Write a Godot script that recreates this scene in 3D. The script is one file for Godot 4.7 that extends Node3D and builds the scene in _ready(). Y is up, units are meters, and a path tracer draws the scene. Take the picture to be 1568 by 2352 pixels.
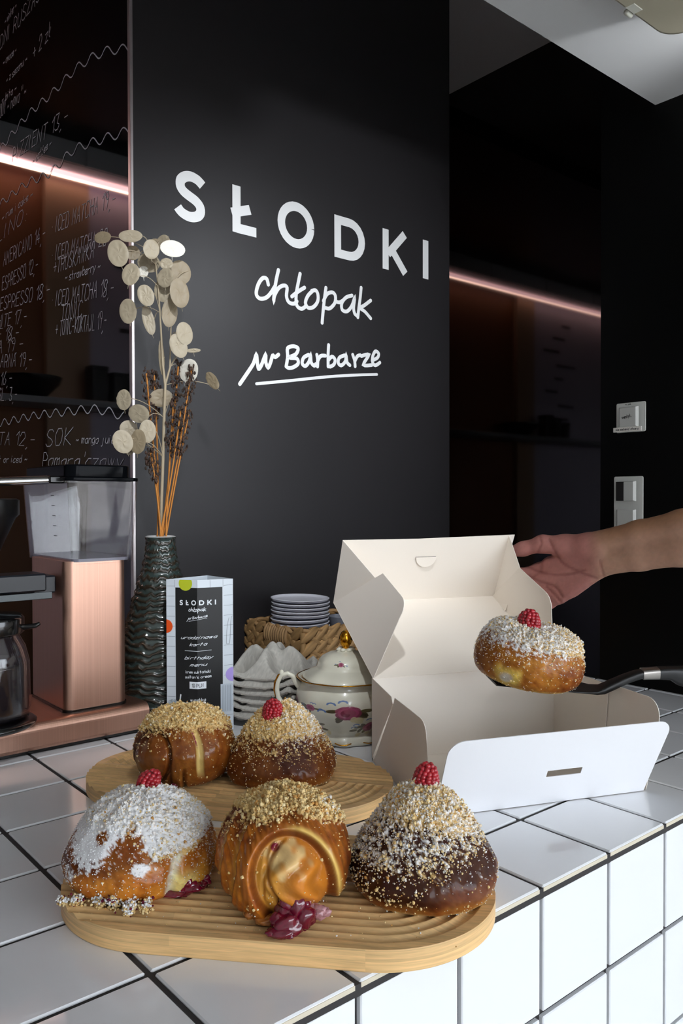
extends Node3D

# World: x runs along the counter, -z into the room behind it, y = 0 is the floor.
# All coordinates below are given from the counter top, which lies H above the floor.
const H := 1.08
const TILE := 0.15
const XR := 1.368      # wall at the right end of the counter
const ZP := -1.16      # face of the black sign wall
const SPOT := [1.3, 0.55]
const XL := 0.32       # face of the chalk menu board

var rng := RandomNumberGenerator.new()
var taken := {}
var ico_cache := {}
var M := {}

func _ready() -> void:
	rng.seed = 7
	camera_and_light()
	materials()
	room()
	counter()
	back_bar()
	sign_lettering()
	menu_board()
	boards()
	cake_box()
	coffee_maker()
	vase_and_flowers()
	menu_card()
	basket_and_saucers()
	cup_carriers()
	sugar_bowl()
	pastries()
	spatula()
	person()
	wall_switches()
	air_conditioner()
	track_spotlights()

func camera_and_light() -> void:
	var cam := Camera3D.new()
	cam.name = "camera"
	cam.fov = 65.0
	cam.near = 0.02
	cam.far = 100.0
	cam.position = Vector3(-0.5186, 0.4773 + H, 0.5882)
	cam.rotation = Vector3(-0.01654, -0.7004, -0.0023)
	add_child(cam)
	cam.current = true
	var e := Environment.new()
	var sky := Sky.new()
	var sm := ProceduralSkyMaterial.new()
	sm.sky_top_color = Color(0.90, 0.95, 1.0)
	sm.sky_horizon_color = Color(0.95, 0.97, 1.0)
	sm.sky_curve = 0.15
	sm.ground_horizon_color = Color(0.62, 0.62, 0.63)
	sm.ground_bottom_color = Color(0.58, 0.58, 0.58)
	sm.sky_energy_multiplier = 1.0
	sm.ground_energy_multiplier = 1.0
	sky.sky_material = sm
	e.background_mode = Environment.BG_SKY
	e.sky = sky
	e.background_energy_multiplier = 8.0
	e.tonemap_mode = Environment.TONE_MAPPER_LINEAR
	e.tonemap_exposure = 1.0
	e.sdfgi_enabled = true
	e.ssao_enabled = true
	e.ssil_enabled = true
	var we := WorldEnvironment.new()
	we.name = "world_environment"
	we.environment = e
	add_child(we)

# ---------------------------------------------------------------- mesh builder
class B:
	var v := PackedVector3Array()
	var c := PackedColorArray()
	var uv := PackedVector2Array()
	var ix := PackedInt32Array()
	var col := Color.WHITE
	var xf := Transform3D.IDENTITY
	func p(q: Vector3, t: Vector2 = Vector2.ZERO) -> int:
		v.append(xf * q)
		c.append(col)
		uv.append(t)
		return v.size() - 1
	func tri(a: int, b: int, d: int) -> void:      # counter-clockwise seen from outside
		ix.append(a)
		ix.append(d)
		ix.append(b)
	func quad(a: int, b: int, d: int, e: int) -> void:
		tri(a, b, d)
		tri(a, d, e)
	func face(pts: Array, out: Vector3) -> void:    # flat convex face turned towards out
		var nn := Vector3.ZERO
		for i in range(1, pts.size() - 1):
			nn += (pts[i] - pts[0]).cross(pts[i + 1] - pts[0])
		var ids := []
		for q in pts:
			ids.append(p(q))
		if nn.dot(out) < 0.0:
			ids.reverse()
		for i in range(1, ids.size() - 1):
			tri(ids[0], ids[i], ids[i + 1])
	func grid(nu: int, nv: int, f: Callable, wrap_u: bool = false, flip: bool = false) -> void:
		# f(i, j) -> [position, uv, colour]; normal = du x dv
		var base := v.size()
		for j in nv + 1:
			for i in nu + 1:
				var r: Array = f.call(i, j)
				v.append(xf * r[0])
				uv.append(r[1])
				c.append(r[2])
		for j in nv:
			for i in nu:
				var i2 := i + 1
				if wrap_u and i2 == nu:
					i2 = 0
				var a := base + j * (nu + 1) + i
				var b := base + j * (nu + 1) + i2
				var d := base + (j + 1) * (nu + 1) + i2
				var e := base + (j + 1) * (nu + 1) + i
				if flip:
					quad(a, e, d, b)
				else:
					quad(a, b, d, e)
	func mesh() -> ArrayMesh:
		var n := PackedVector3Array()
		n.resize(v.size())
		for k in range(0, ix.size(), 3):
			var a := ix[k]
			var b := ix[k + 1]
			var d := ix[k + 2]
			var q := (v[d] - v[a]).cross(v[b] - v[a])
			n[a] += q
			n[b] += q
			n[d] += q
		for k in n.size():
			n[k] = n[k].normalized() if n[k].length_squared() > 0.0 else Vector3.UP
		var arr := []
		arr.resize(Mesh.ARRAY_MAX)
		arr[Mesh.ARRAY_VERTEX] = v
		arr[Mesh.ARRAY_NORMAL] = n
		arr[Mesh.ARRAY_COLOR] = c
		arr[Mesh.ARRAY_TEX_UV] = uv
		arr[Mesh.ARRAY_INDEX] = ix
		var m := ArrayMesh.new()
		m.add_surface_from_arrays(Mesh.PRIMITIVE_TRIANGLES, arr)
		return m
	func box(ct: Vector3, s: Vector3, bv: float = 0.0) -> void:
		var h := s * 0.5
		bv = minf(bv, minf(h.x, minf(h.y, h.z)) * 0.98)
		for ax in 3:
			var u := (ax + 1) % 3
			var w := (ax + 2) % 3
			for sg in [-1.0, 1.0]:
				var o := Vector3.ZERO
				o[ax] = sg
				var q := []
				for k in [[-1, -1], [1, -1], [1, 1], [-1, 1]]:
					var t := Vector3.ZERO
					t[ax] = sg * h[ax]
					t[u] = k[0] * (h[u] - bv)
					t[w] = k[1] * (h[w] - bv)
					q.append(ct + t)
				face(q, o)
			if bv > 0.0:
				for su in [-1.0, 1.0]:
					for sw in [-1.0, 1.0]:
						var q := []
						for k in [[0, -1], [0, 1], [1, 1], [1, -1]]:
							var t := Vector3.ZERO
							t[ax] = k[1] * (h[ax] - bv)
							t[u] = su * (h[u] - (bv if k[0] == 0 else 0.0))
							t[w] = sw * (h[w] - (0.0 if k[0] == 0 else bv))
							q.append(ct + t)
						var o := Vector3.ZERO
						o[u] = su
						o[w] = sw
						face(q, o)
		if bv > 0.0:
			for sx in [-1.0, 1.0]:
				for sy in [-1.0, 1.0]:
					for sz in [-1.0, 1.0]:
						face([ct + Vector3(sx * h.x, sy * (h.y - bv), sz * (h.z - bv)), ct + Vector3(sx * (h.x - bv), sy * h.y, sz * (h.z - bv)), ct + Vector3(sx * (h.x - bv), sy * (h.y - bv), sz * h.z)], Vector3(sx, sy, sz))
	func rbox(ct: Vector3, s: Vector3, r: float, seg: int = 4, br: float = 0.0) -> void:   # box with rounded vertical edges and softened top and bottom
		var pr := B.rrect(s.x, s.z, r, seg)
		prism(pr, ct.y - s.y * 0.5, ct.y + s.y * 0.5, Vector3(ct.x, 0, ct.z), br)
	static func rrect(w: float, d: float, r: float, seg: int) -> PackedVector2Array:
		var o := PackedVector2Array()
		for k in 4:
			var cx := (w * 0.5 - r) * (1.0 if k == 0 or k == 3 else -1.0)
			var cy := (d * 0.5 - r) * (1.0 if k < 2 else -1.0)
			for i in seg + 1:
				var a := (k + float(i) / seg) * PI / 2.0
				o.append(Vector2(cx + r * cos(a), cy + r * sin(a)))
		return o
	func prism(pr: PackedVector2Array, y0: float, y1: float, off: Vector3, br: float = 0.0, top_scale: Vector2 = Vector2.ONE) -> void:
		# outline in x, z (angle growing x -> z); side smooth, caps flat
		var levels := []
		if br > 0.0:
			for i in 4:
				var a := (1.0 - i / 3.0) * PI / 2
				levels.append([y0 + br * (1 - sin(PI / 2 - a)), br * (1.0 - cos(PI / 2 - a))])
			for i in 4:
				var a := i / 3.0 * PI / 2
				levels.append([y1 - br * (1 - sin(a)), br * (1 - cos(a))])
		else:
			levels = [[y0, 0.0], [y1, 0.0]]
		if br > 0.0:
			levels = []
			for i in 4:
				var a := i / 3.0 * PI / 2
				levels.append([y0 + br * (1.0 - sin(a)), br * (1.0 - cos(a))])
			levels.reverse()
			for i in 4:
				var a := i / 3.0 * PI / 2
				levels.append([y1 - br * (1.0 - sin(a)), br * (1.0 - cos(a))])
			var lo := levels.slice(0, 4)
			var hi := levels.slice(4, 8)
			hi.reverse()
			lo.sort_custom(func(a, b): return a[0] < b[0])
			hi.sort_custom(func(a, b): return a[0] < b[0])
			levels = lo + hi
		var n := pr.size()
		var rings := []
		for l in levels:
			var k: float = (l[0] - y0) / maxf(y1 - y0, 1e-6)
			var ring := []
			for q in pr:
				var sc := Vector2.ONE.lerp(top_scale, k)
				var d: Vector2 = q * sc
				var ln := d.length()
				d = d * (1.0 - l[1] / maxf(ln, 1e-5))
				ring.append(p(off + Vector3(d.x, l[0], d.y), Vector2(0, k)))
			rings.append(ring)
		for j in rings.size() - 1:
			for i in n:
				quad(rings[j][(i + 1) % n], rings[j][i], rings[j + 1][i], rings[j + 1][(i + 1) % n])
		for e in [0, rings.size() - 1]:
			var cen := Vector3.ZERO
			var pts := []
			for id in rings[e]:
				pts.append(v[id])
				cen += v[id]
			cen /= n
			var ci := v.size()
			v.append(cen)
			c.append(col)
			uv.append(Vector2.ZERO)
			var ids := []
			for q in pts:
				v.append(q)
				c.append(col)
				uv.append(Vector2.ZERO)
				ids.append(v.size() - 1)
			for i in n:
				if e == 0:
					tri(ci, ids[i], ids[(i + 1) % n])
				else:
					tri(ci, ids[(i + 1) % n], ids[i])
	func lathe(pr: Array, seg: int, f = null) -> void:   # pr: [r, y] from bottom to top, outside; f(angle, r, y) -> r
		var nv := pr.size() - 1
		grid(seg, nv, func(i, j):
			var a: float = -TAU * i / seg
			var r: float = pr[j][0]
			if f != null:
				r = f.call(a, r, pr[j][1])
			return [Vector3(r * cos(a), pr[j][1], r * sin(a)), Vector2(float(i) / seg, float(j) / nv), col])
	func tube(pts: Array, rad, sides: int = 8, flat: float = 1.0) -> void:
		var n := pts.size()
		var tang := []
		for i in n:
			var a: Vector3 = pts[maxi(i - 1, 0)]
			var b: Vector3 = pts[mini(i + 1, n - 1)]
			tang.append((b - a).normalized())
		var up := Vector3.UP if absf(tang[0].y) < 0.9 else Vector3.RIGHT
		var nx: Vector3 = tang[0].cross(up).normalized()
		var rings := []
		for i in n:
			nx = (nx - tang[i] * nx.dot(tang[i])).normalized()
			var ny: Vector3 = tang[i].cross(nx)
			var r: float = rad[i] if rad is Array else rad
			var ring := []
			for k in sides:
				var a := TAU * k / sides
				ring.append(p(pts[i] + (nx * cos(a) + ny * sin(a) * flat) * r, Vector2(float(k) / sides, float(i) / n)))
			rings.append(ring)
		for i in n - 1:
			for k in sides:
				var k2 := (k + 1) % sides
				quad(rings[i][k], rings[i][k2], rings[i + 1][k2], rings[i + 1][k])
		var c0 := p(pts[0])
		var c1 := p(pts[n - 1])
		for k in sides:
			var k2 := (k + 1) % sides
			tri(c0, rings[0][k2], rings[0][k])
			tri(c1, rings[n - 1][k], rings[n - 1][k2])
	func slab(poly: PackedVector2Array, t: float, fr: Transform3D) -> void:     # polygon in the frame's x, y, extruded t along its z
		var ids := Geometry2D.triangulate_polygon(poly)
		var old := xf
		xf = xf * fr
		var zdir := xf.basis.z
		for s in [0.0, t]:
			for k in range(0, ids.size(), 3):
				var q := []
				for m in 3:
					var w := poly[ids[k + m]]
					q.append(Vector3(w.x, w.y, s))
				face3(q, zdir * (1.0 if s == t and t > 0.0 or s == 0.0 and t < 0.0 else -1.0))
		var n := poly.size()
		var cw := Geometry2D.is_polygon_clockwise(poly)
		for i in n:
			var a := poly[i]
			var b := poly[(i + 1) % n]
			var d := (b - a).orthogonal() * (1.0 if not cw else -1.0)
			face3([Vector3(a.x, a.y, 0), Vector3(b.x, b.y, 0), Vector3(b.x, b.y, t), Vector3(a.x, a.y, t)], xf.basis * Vector3(-d.x, -d.y, 0) * -1.0)
		xf = old
	func face3(pts: Array, out: Vector3) -> void:
		var w := []
		for q in pts:
			w.append(xf * q)
		var old := xf
		xf = Transform3D.IDENTITY
		face(w, out)
		xf = old
	func ribbon(line: PackedVector2Array, width: float, f: Callable) -> void:   # a drawn stroke with round ends; f maps the plane's point to space
		var n := line.size()
		if n < 2:
			return
		var hw := width * 0.5
		var l := []
		var r := []
		var d0 := (line[1] - line[0]).normalized()
		var d1 := (line[n - 1] - line[n - 2]).normalized()
		for i in 5:
			var a := PI / 2 + PI / 2 * (1.0 - i / 4.0)
			var o0 := line[0] + d0.rotated(a) * hw
			var o1 := line[0] + d0.rotated(-a) * hw
			l.append(p(f.call(o0)))
			r.append(p(f.call(o1)))
		for i in range(1, n - 1):
			var da := (line[i] - line[i - 1]).normalized()
			var db := (line[i + 1] - line[i]).normalized()
			var d := (da + db)
			d = d.normalized() if d.length() > 0.01 else da
			var k := hw / maxf(0.45, d.dot(da))
			l.append(p(f.call(line[i] + d.orthogonal() * -k)))
			r.append(p(f.call(line[i] - d.orthogonal() * -k)))
		for i in 5:
			var a := PI / 2 - PI / 2 * (i / 4.0)
			l.append(p(f.call(line[n - 1] + d1.rotated(a) * hw)))
			r.append(p(f.call(line[n - 1] + d1.rotated(-a) * hw)))
		for i in l.size() - 1:
			quad(r[i], r[i + 1], l[i + 1], l[i])
	func ball(ct: Vector3, r: Vector3, nu: int = 12, nv: int = 8) -> void:
		grid(nu, nv, func(i, j):
			var a: float = -TAU * i / nu
			var t: float = PI * j / nv
			return [ct + Vector3(sin(t) * cos(a), -cos(t), sin(t) * sin(a)) * r, Vector2.ZERO, col])

# ---------------------------------------------------------------- naming
func numbered(n: String) -> String:
	if not taken.has(n):
		taken[n] = 0
		return n
	taken[n] += 1
	return "%s_%03d" % [n, taken[n]]

func tag(o: Node, label: String, category: String = "", group: String = "") -> void:
	if label:
		o.set_meta("label", label)
	if category:
		o.set_meta("category", category)
	if group:
		o.set_meta("group", group)

func thing(n: String, label: String, category: String, at: Vector3, group: String = "") -> Node3D:
	var o := Node3D.new()
	o.name = numbered(n)
	o.position = at + Vector3(0, H, 0)
	add_child(o, true)
	tag(o, label, category, group)
	return o

func part(n: String, b, m: Material, parent: Node3D, at: Vector3 = Vector3.ZERO) -> MeshInstance3D:
	var o := MeshInstance3D.new()
	o.name = n
	o.mesh = b.mesh() if b is B else b
	o.material_override = m
	o.position = at
	parent.add_child(o, true)
	return o

func single(n: String, b, m: Material, label: String, category: String, at: Vector3 = Vector3.ZERO, group: String = "") -> MeshInstance3D:
	var o := MeshInstance3D.new()
	o.name = numbered(n)
	o.mesh = b.mesh() if b is B else b
	o.material_override = m
	o.position = at + Vector3(0, H, 0)
	add_child(o, true)
	tag(o, label, category, group)
	return o

func struct(n: String, b: B, m: Material, label: String) -> MeshInstance3D:
	var o := MeshInstance3D.new()
	o.name = n
	o.mesh = b.mesh()
	o.material_override = m
	o.position = Vector3(0, H, 0)
	add_child(o, true)
	o.set_meta("kind", "structure")
	o.set_meta("label", label)
	return o

func boxb(ct: Vector3, s: Vector3, bv: float = 0.0) -> B:
	var b := B.new()
	b.box(ct, s, bv)
	return b

func span(a: Vector3, z: Vector3, bv: float = 0.0) -> B:
	return boxb((a + z) * 0.5, (z - a).abs(), bv)

# ---------------------------------------------------------------- materials
func mat(c: Color, rough: float, metal: float = 0.0, spec: float = 0.5) -> StandardMaterial3D:
	var m := StandardMaterial3D.new()
	m.albedo_color = c
	m.roughness = rough
	m.metallic = metal
	m.metallic_specular = spec
	return m

func vmat(rough: float, spec: float = 0.5) -> StandardMaterial3D:
	var m := mat(Color.WHITE, rough, 0.0, spec)
	m.vertex_color_use_as_albedo = true
	return m

func coat(m: StandardMaterial3D, k: float, r: float) -> StandardMaterial3D:
	m.clearcoat_enabled = true
	m.clearcoat = k
	m.clearcoat_roughness = r
	return m

func noise(seed_: int, freq: float, oct: int = 3, kind: int = FastNoiseLite.TYPE_SIMPLEX_SMOOTH) -> FastNoiseLite:
	var n := FastNoiseLite.new()
	n.seed = seed_
	n.frequency = freq
	n.noise_type = kind
	n.fractal_octaves = oct
	return n

func materials() -> void:
	M.tile = coat(mat(Color(0.915, 0.92, 0.93), 0.18), 0.5, 0.03)
	M.grout = mat(Color(0.20, 0.19, 0.19), 0.9)
	M.raw = mat(Color(0.82, 0.78, 0.70), 0.85)
	M.black_gloss = mat(Color(0.02, 0.02, 0.022), 0.04)
	M.black_satin = mat(Color(0.165, 0.158, 0.165), 0.40, 0.0, 0.38)
	M.black_matte = mat(Color(0.02, 0.02, 0.02), 0.35, 0.0, 0.3)
	M.ceiling = mat(Color(0.90, 0.90, 0.90), 0.9)
	M.floor = mat(Color(0.86, 0.85, 0.83), 0.5)
	M.white_wall = mat(Color(0.92, 0.92, 0.91), 0.9)
	M.frame = mat(Color(0.16, 0.16, 0.17), 0.5)
	M.vinyl = mat(Color(0.93, 0.93, 0.93), 0.5)
	M.chalk = mat(Color(0.76, 0.76, 0.79), 0.9)
	M.alu = mat(Color(0.75, 0.72, 0.72), 0.35, 0.8)
	M.copper = mat(Color(0.83, 0.56, 0.45), 0.30, 1.0)
	M.copper_dark = mat(Color(0.70, 0.42, 0.32), 0.28, 1.0)
	M.chrome = mat(Color(0.82, 0.82, 0.83), 0.12, 1.0)
	M.black_plastic = mat(Color(0.03, 0.03, 0.033), 0.22)
	M.black_nylon = mat(Color(0.035, 0.035, 0.038), 0.45)
	M.paper = mat(Color(0.93, 0.91, 0.88), 0.75)
	M.card_in = mat(Color(0.955, 0.92, 0.875), 0.7)
	M.card_out = mat(Color(0.95, 0.95, 0.96), 0.6)
	M.switch = mat(Color(0.85, 0.85, 0.83), 0.35)
	M.ink = mat(Color(0.08, 0.08, 0.09), 0.6)
	M.gold = mat(Color(0.83, 0.58, 0.16), 0.16, 1.0)
	var g := StandardMaterial3D.new()
	g.transparency = BaseMaterial3D.TRANSPARENCY_ALPHA
	g.albedo_color = Color(0.35, 0.34, 0.40, 0.035)
	g.roughness = 0.03
	M.clear = g
	var pane := StandardMaterial3D.new()
	pane.transparency = BaseMaterial3D.TRANSPARENCY_ALPHA
	pane.albedo_color = Color(0.9, 0.95, 0.93, 0.04)
	pane.roughness = 0.02
	M.pane = pane

# ---------------------------------------------------------------- the setting
func room() -> void:
	struct("floor", span(Vector3(-5, -1.18, -3.6), Vector3(7, -1.08, 5.65)), M.floor, "grey shop floor")
	# the high ceiling behind the counter and the lowered one in front of it
	struct("ceiling", span(Vector3(-5, 2.258, -3.6), Vector3(7, 2.36, 5.65)), M.ceiling, "plain plastered ceiling above the bar")
	struct("ceiling_lowered", span(Vector3(-5, 1.449, -0.4425), Vector3(7, 2.258, 0.32)), M.ceiling, "lowered light grey ceiling over the customer side")
	struct("ceiling_bulkhead", span(Vector3(-5, 2.17, -3.45), Vector3(2.149, 2.258, -1.9)), M.black_matte, "dark bulkhead above the wall cabinets")
	struct("wall_back", span(Vector3(-5, -1.08, -3.6), Vector3(7, 2.258, -3.45)), M.black_matte, "dark wall behind the bar")
	struct("wall_left", span(Vector3(-5.1, -1.08, -3.6), Vector3(-5, 2.258, 5.65)), M.white_wall, "plain side wall")
	# the wall carrying the switches ends halfway; behind it a glossy black wall stands further right
	struct("wall_right", span(Vector3(XR, -1.08, -0.592), Vector3(2.3, 2.258, 0.12)), M.black_matte, "matte black wall with light switches at the end of the counter")
	struct("wall_glossy", span(Vector3(2.149, -1.08, -3.45), Vector3(2.3, 2.258, -0.592)), M.black_gloss, "glossy black wall mirroring a lit strip")
	struct("wall_side", span(Vector3(6.9, -1.08, -3.45), Vector3(7, 2.258, 5.5)), M.white_wall, "plain side wall")
	var sw := span(Vector3(XL + 0.0155, -1.08, ZP - 0.16), Vector3(1.4075, 2.258, ZP))
	sw.box(Vector3(XL + 0.010, 0.589, ZP - 0.0045), Vector3(0.011, 3.338, 0.009))
	struct("wall_sign", sw, M.black_satin, "satin black partition carrying the white shop lettering")
	# shopfront: a solid pier on the left, two tall windows on the right
	struct("wall_front", span(Vector3(-5, -1.08, 5.5), Vector3(-2.6, 2.258, 5.65)), M.white_wall, "plain front wall left of the shop windows")
	struct("wall_lintel", span(Vector3(-2.6, 2.15, 5.5), Vector3(6.1, 2.258, 5.65)), M.white_wall, "strip of wall over the shop windows")
	struct("wall_sill", span(Vector3(-2.6, -1.08, 5.5), Vector3(6.1, -0.70, 5.65)), M.white_wall, "low wall under the shop windows")
	struct("wall_pier", span(Vector3(6.1, -1.08, 5.5), Vector3(7, 2.258, 5.65)), M.white_wall, "plain front wall right of the shop windows")
	var xs := [-2.6, 0.3, 3.2, 6.1]
	for i in 3:
		var w := Node3D.new()
		w.name = "window_%d" % (i + 1)
		w.position = Vector3(0, H, 0)
		add_child(w)
		w.set_meta("kind", "structure")
		w.set_meta("label", "tall shop window in a dark frame")
		var f := B.new()
		var x0: float = xs[i]
		var x1: float = xs[i + 1]
		for q in [[x0 + 0.03, 0.06], [x1 - 0.03, 0.06]]:
			f.box(Vector3(q[0], 0.725, 5.57), Vector3(q[1], 2.85, 0.1))
		f.box(Vector3((x0 + x1) / 2, 2.12, 5.57), Vector3(x1 - x0, 0.06, 0.1))
		f.box(Vector3((x0 + x1) / 2, -0.67, 5.57), Vector3(x1 - x0, 0.06, 0.1))
		part("window_frame", f, M.frame, w)
		part("pane", span(Vector3(x0 + 0.06, -0.64, 5.568), Vector3(x1 - 0.06, 2.09, 5.572)), M.pane, w)

func counter() -> void:
	var t := thing("tiled_counter", "white tiled bar counter with dark grout under the pastries", "counter", Vector3(0, -H, 0))
	var o := Vector3(0, H, 0)
	var g := B.new()
	g.box(Vector3(0.084, -0.545, -0.579), Vector3(2.564, 1.07, 1.138))
	g.box(Vector3(0.084, -0.009, -0.5755), Vector3(2.564, 0.0125, 1.1445))
	part("grout_body", g, M.grout, t, o)
	var gap := 0.0068
	var cache := {}
	# top tiles
	for i in range(-8, 10):
		var xa := maxf(i * TILE, -1.2) + gap / 2
		var xb := minf((i + 1) * TILE, XR - 0.002) - (gap / 2 if (i + 1) * TILE < XR else 0.0)
		for j in range(0, 8):
			var za := -j * TILE - gap / 2 if j > 0 else -0.0035
			var zb := -(j + 1) * TILE + gap / 2 if j < 7 else -1.146
			var s := Vector3(xb - xa, 0.0085, za - zb)
			var key := "%.4f %.4f" % [s.x, s.z]
			if not cache.has(key):
				var b := B.new()
				b.box(Vector3(0, -0.00425, 0), s, 0.0016)
				cache[key] = b.mesh()
			part("tile", cache[key], M.tile, t, o + Vector3((xa + xb) / 2, (hash(Vector2i(i, j)) % 7 - 3) * 0.00004, (za + zb) / 2))
			if j == 0:
				var e := B.new()
				e.box(Vector3.ZERO, Vector3(xb - xa - 0.001, 0.0052, 0.0012), 0.0004)
				part("raw_tile_edge", e, M.raw, t, o + Vector3((xa + xb) / 2, -0.0049, -0.0034))
	# front tiles
	for i in range(-8, 10):
		var xa := maxf(i * TILE, -1.2) + gap / 2
		var xb := minf((i + 1) * TILE, XR - 0.002) - (gap / 2 if (i + 1) * TILE < XR else 0.0)
		for j in range(0, 7):
			var ya := -0.0103 - j * TILE - gap / 2
			var yb := -0.0103 - (j + 1) * TILE + gap / 2
			yb = maxf(yb, -1.075)
			var s := Vector3(xb - xa, ya - yb, 0.008)
			var key := "f%.4f %.4f" % [s.x, s.y]
			if not cache.has(key):
				var b := B.new()
				b.box(Vector3.ZERO, s, 0.0014)
				cache[key] = b.mesh()
			part("tile", cache[key], M.tile, t, o + Vector3((xa + xb) / 2, (ya + yb) / 2, -0.0068))

func back_bar() -> void:
	# seen only as reflections in the glossy black surfaces
	var wood := mat(Color(0.46, 0.27, 0.13), 0.6)
	var beige := mat(Color(0.62, 0.50, 0.40), 0.6)
	var lilac := mat(Color(0.68, 0.65, 0.72), 0.5)
	var cab := mat(Color(0.80, 0.81, 0.83), 0.5)
	var z0 := -3.44
	var b := thing("back_cabinet", "dark wall cabinets above the lit strip behind the bar", "cabinet", Vector3(-0.4, 2.065, -3.3))
	part("body", boxb(Vector3(0, 0.052, 0.0), Vector3(2.6, 0.102, 0.28), 0.003), cab, b)
	for k in 4:
		part("door", boxb(Vector3(-0.975 + 0.65 * k, 0.052, 0.147), Vector3(0.64, 0.10, 0.014), 0.002), cab, b)
	var p1 := thing("wood_panel", "brown wooden wall panel under the lit strip", "panel", Vector3(0.22, -1.08, -3.40))
	part("board", span(Vector3(-0.489, 0, -0.04), Vector3(0.66, 3.155, 0.04)), wood, p1)
	var p2 := thing("beige_column", "beige column between wooden panel and pale fridge", "column", Vector3(-0.378, -1.08, -3.38))
	part("shaft", span(Vector3(-0.109, 0, -0.06), Vector3(0.109, 3.155, 0.06)), beige, p2)
	var p3 := thing("tall_fridge", "pale lilac grey tall fridge with a menu sheet", "fridge", Vector3(-1.09, -1.08, -3.39))
	part("body", boxb(Vector3(0, 1.575, 0), Vector3(1.206, 3.15, 0.1), 0.006), lilac, p3)
	for k in 9:
		var s := B.new()
		s.box(Vector3(0.15 + 0.1 * ((k * 7) % 3), 2.98 - k * 0.11, 0.0515), Vector3(0.12 + 0.05 * ((k * 5) % 4), 0.022, 0.002))
		part("printed_line", s, M.ink, p3)
	var led := mat(Color(1, 0.75, 0.6), 0.5)
	led.emission_enabled = true
	led.emission = Color(1.0, 0.79, 0.80)
	led.emission_energy_multiplier = 8.0
	var ls := thing("led_strip_light", "warm pink lit strip under the wall cabinets", "light strip", Vector3(-0.4, 2.052, -3.27))
	part("diffuser", boxb(Vector3.ZERO, Vector3(2.6, 0.022, 0.03), 0.004), led, ls)
	var al := AreaLight3D.new()
	al.name = "led_light"
	al.area_size = Vector2(2.6, 0.03)
	al.light_color = Color(1.0, 0.80, 0.68)
	al.light_energy = 0.45
	al.shadow_enabled = true
	al.area_range = 8.0
	al.position = Vector3(0, -0.014, 0.0)
	al.rotation_degrees = Vector3(-90, 0, 0)
	ls.add_child(al)
	var sh := thing("bar_shelf", "long grey shelf holding bowl and canisters behind the bar", "shelf", Vector3(-0.4, 0.93, -3.19))
	part("board", boxb(Vector3(0, 0, 0), Vector3(2.6, 0.03, 0.24), 0.002), mat(Color(0.5, 0.5, 0.52), 0.5), sh)
	var bw := B.new()
	bw.lathe([[0.001, 0.0], [0.06, 0.0], [0.13, 0.07], [0.14, 0.1], [0.135, 0.1], [0.05, 0.015], [0.001, 0.012]], 24)
	single("serving_bowl", bw, M.black_plastic, "dark wide bowl on the bar shelf", "bowl", Vector3(-0.15, 0.945, -3.2))
	for k in 3:
		var cn := thing("canister", ["tallest dark canister on the bar shelf", "middle dark canister on the bar shelf", "shortest dark canister on the bar shelf"][k], "canister", Vector3(-0.47 - 0.11 * k, 0.945, -3.2))
		var cb := B.new()
		cb.rbox(Vector3(0, 0.08 - 0.012 * k, 0), Vector3(0.09, 0.16 - 0.024 * k, 0.09), 0.015, 3)
		part("body", cb, mat(Color(0.10, 0.09, 0.09), 0.5), cn)
		var cl := B.new()
		cl.rbox(Vector3(0, 0.17 - 0.024 * k, 0), Vector3(0.094, 0.02, 0.094), 0.015, 3)
		part("lid", cl, M.black_plastic, cn)

# ---------------------------------------------------------------- lettering
func smooth(line: PackedVector2Array, n: int = 5) -> PackedVector2Array:
	var o := PackedVector2Array()
	var k := line.size()
	if k < 3:
		return line
	for i in k - 1:
		var a := line[maxi(i - 1, 0)]
		var d := line[mini(i + 2, k - 1)]
		for j in n:
			o.append(line[i].cubic_interpolate(line[i + 1], a, d, float(j) / n))
	o.append(line[k - 1])
	return o

func read_lines(s: String, k: float = 0.001) -> Array:
	var o := []
	for st in s.split("/"):
		var l := PackedVector2Array()
		for q in st.strip_edges().split(" "):
			var xy := q.split(",")
			l.append(Vector2(float(xy[0]), float(xy[1])) * k)
		o.append(l)
	return o

const SCRIPT_A := "704,1041 699,1055 687,1055 675,1041 667,1021 667,1007 678,1000 696,1005 711,1019 724,1038/737,1085 730,1059 724,1028 721,1000 724,1016 738,1038 755,1047 765,1043 763,1020 771,1005 788,1004 798,1012/809,1088 801,1056 795,1025 798,1000 814,994 829,1004/781,1022 801,1038 824,1053/851,1048 835,1032 827,1012 837,1000 856,1006 870,1024 870,1043 862,1052 849,1048/899,1065 893,1030 888,992 885,966/890,1027 903,1048 922,1056 933,1048 931,1028 913,1010 896,1009/933,1033 948,1032 962,1040/995,1059 973,1050 957,1032 958,1013 976,1011 994,1029 1005,1054 1001,1025 1005,1009 1014,1004/1030,1087 1026,1056 1021,1028 1017,1000/1067,1056 1042,1038 1027,1028 1045,1020 1067,1004"
const SCRIPT_B := "614,772 639,805 656,829 665,852 668,835 672,817 681,827 694,855 695,836 702,823 710,837 717,856 725,853 736,861/761,832 766,858 766,881 785,889 801,885 794,869 772,857 797,857 801,844 786,833 770,829 761,832/837,872 820,862 815,846 826,840 839,854 844,871 846,852 856,844 862,849/866,875 869,860 868,843/868,857 879,873 896,876/908,907 906,879 906,847/906,864 920,876 931,869 927,855 913,847/966,885 947,876 943,861 954,855 969,868 972,885 976,866 986,859/997,890 1004,874 1006,858/1005,873 1015,888 1026,892/1030,890 1059,897 1038,866 1070,868/1072,882 1093,892 1098,905 1085,910 1074,893 1074,876 1085,869 1103,879"
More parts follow.
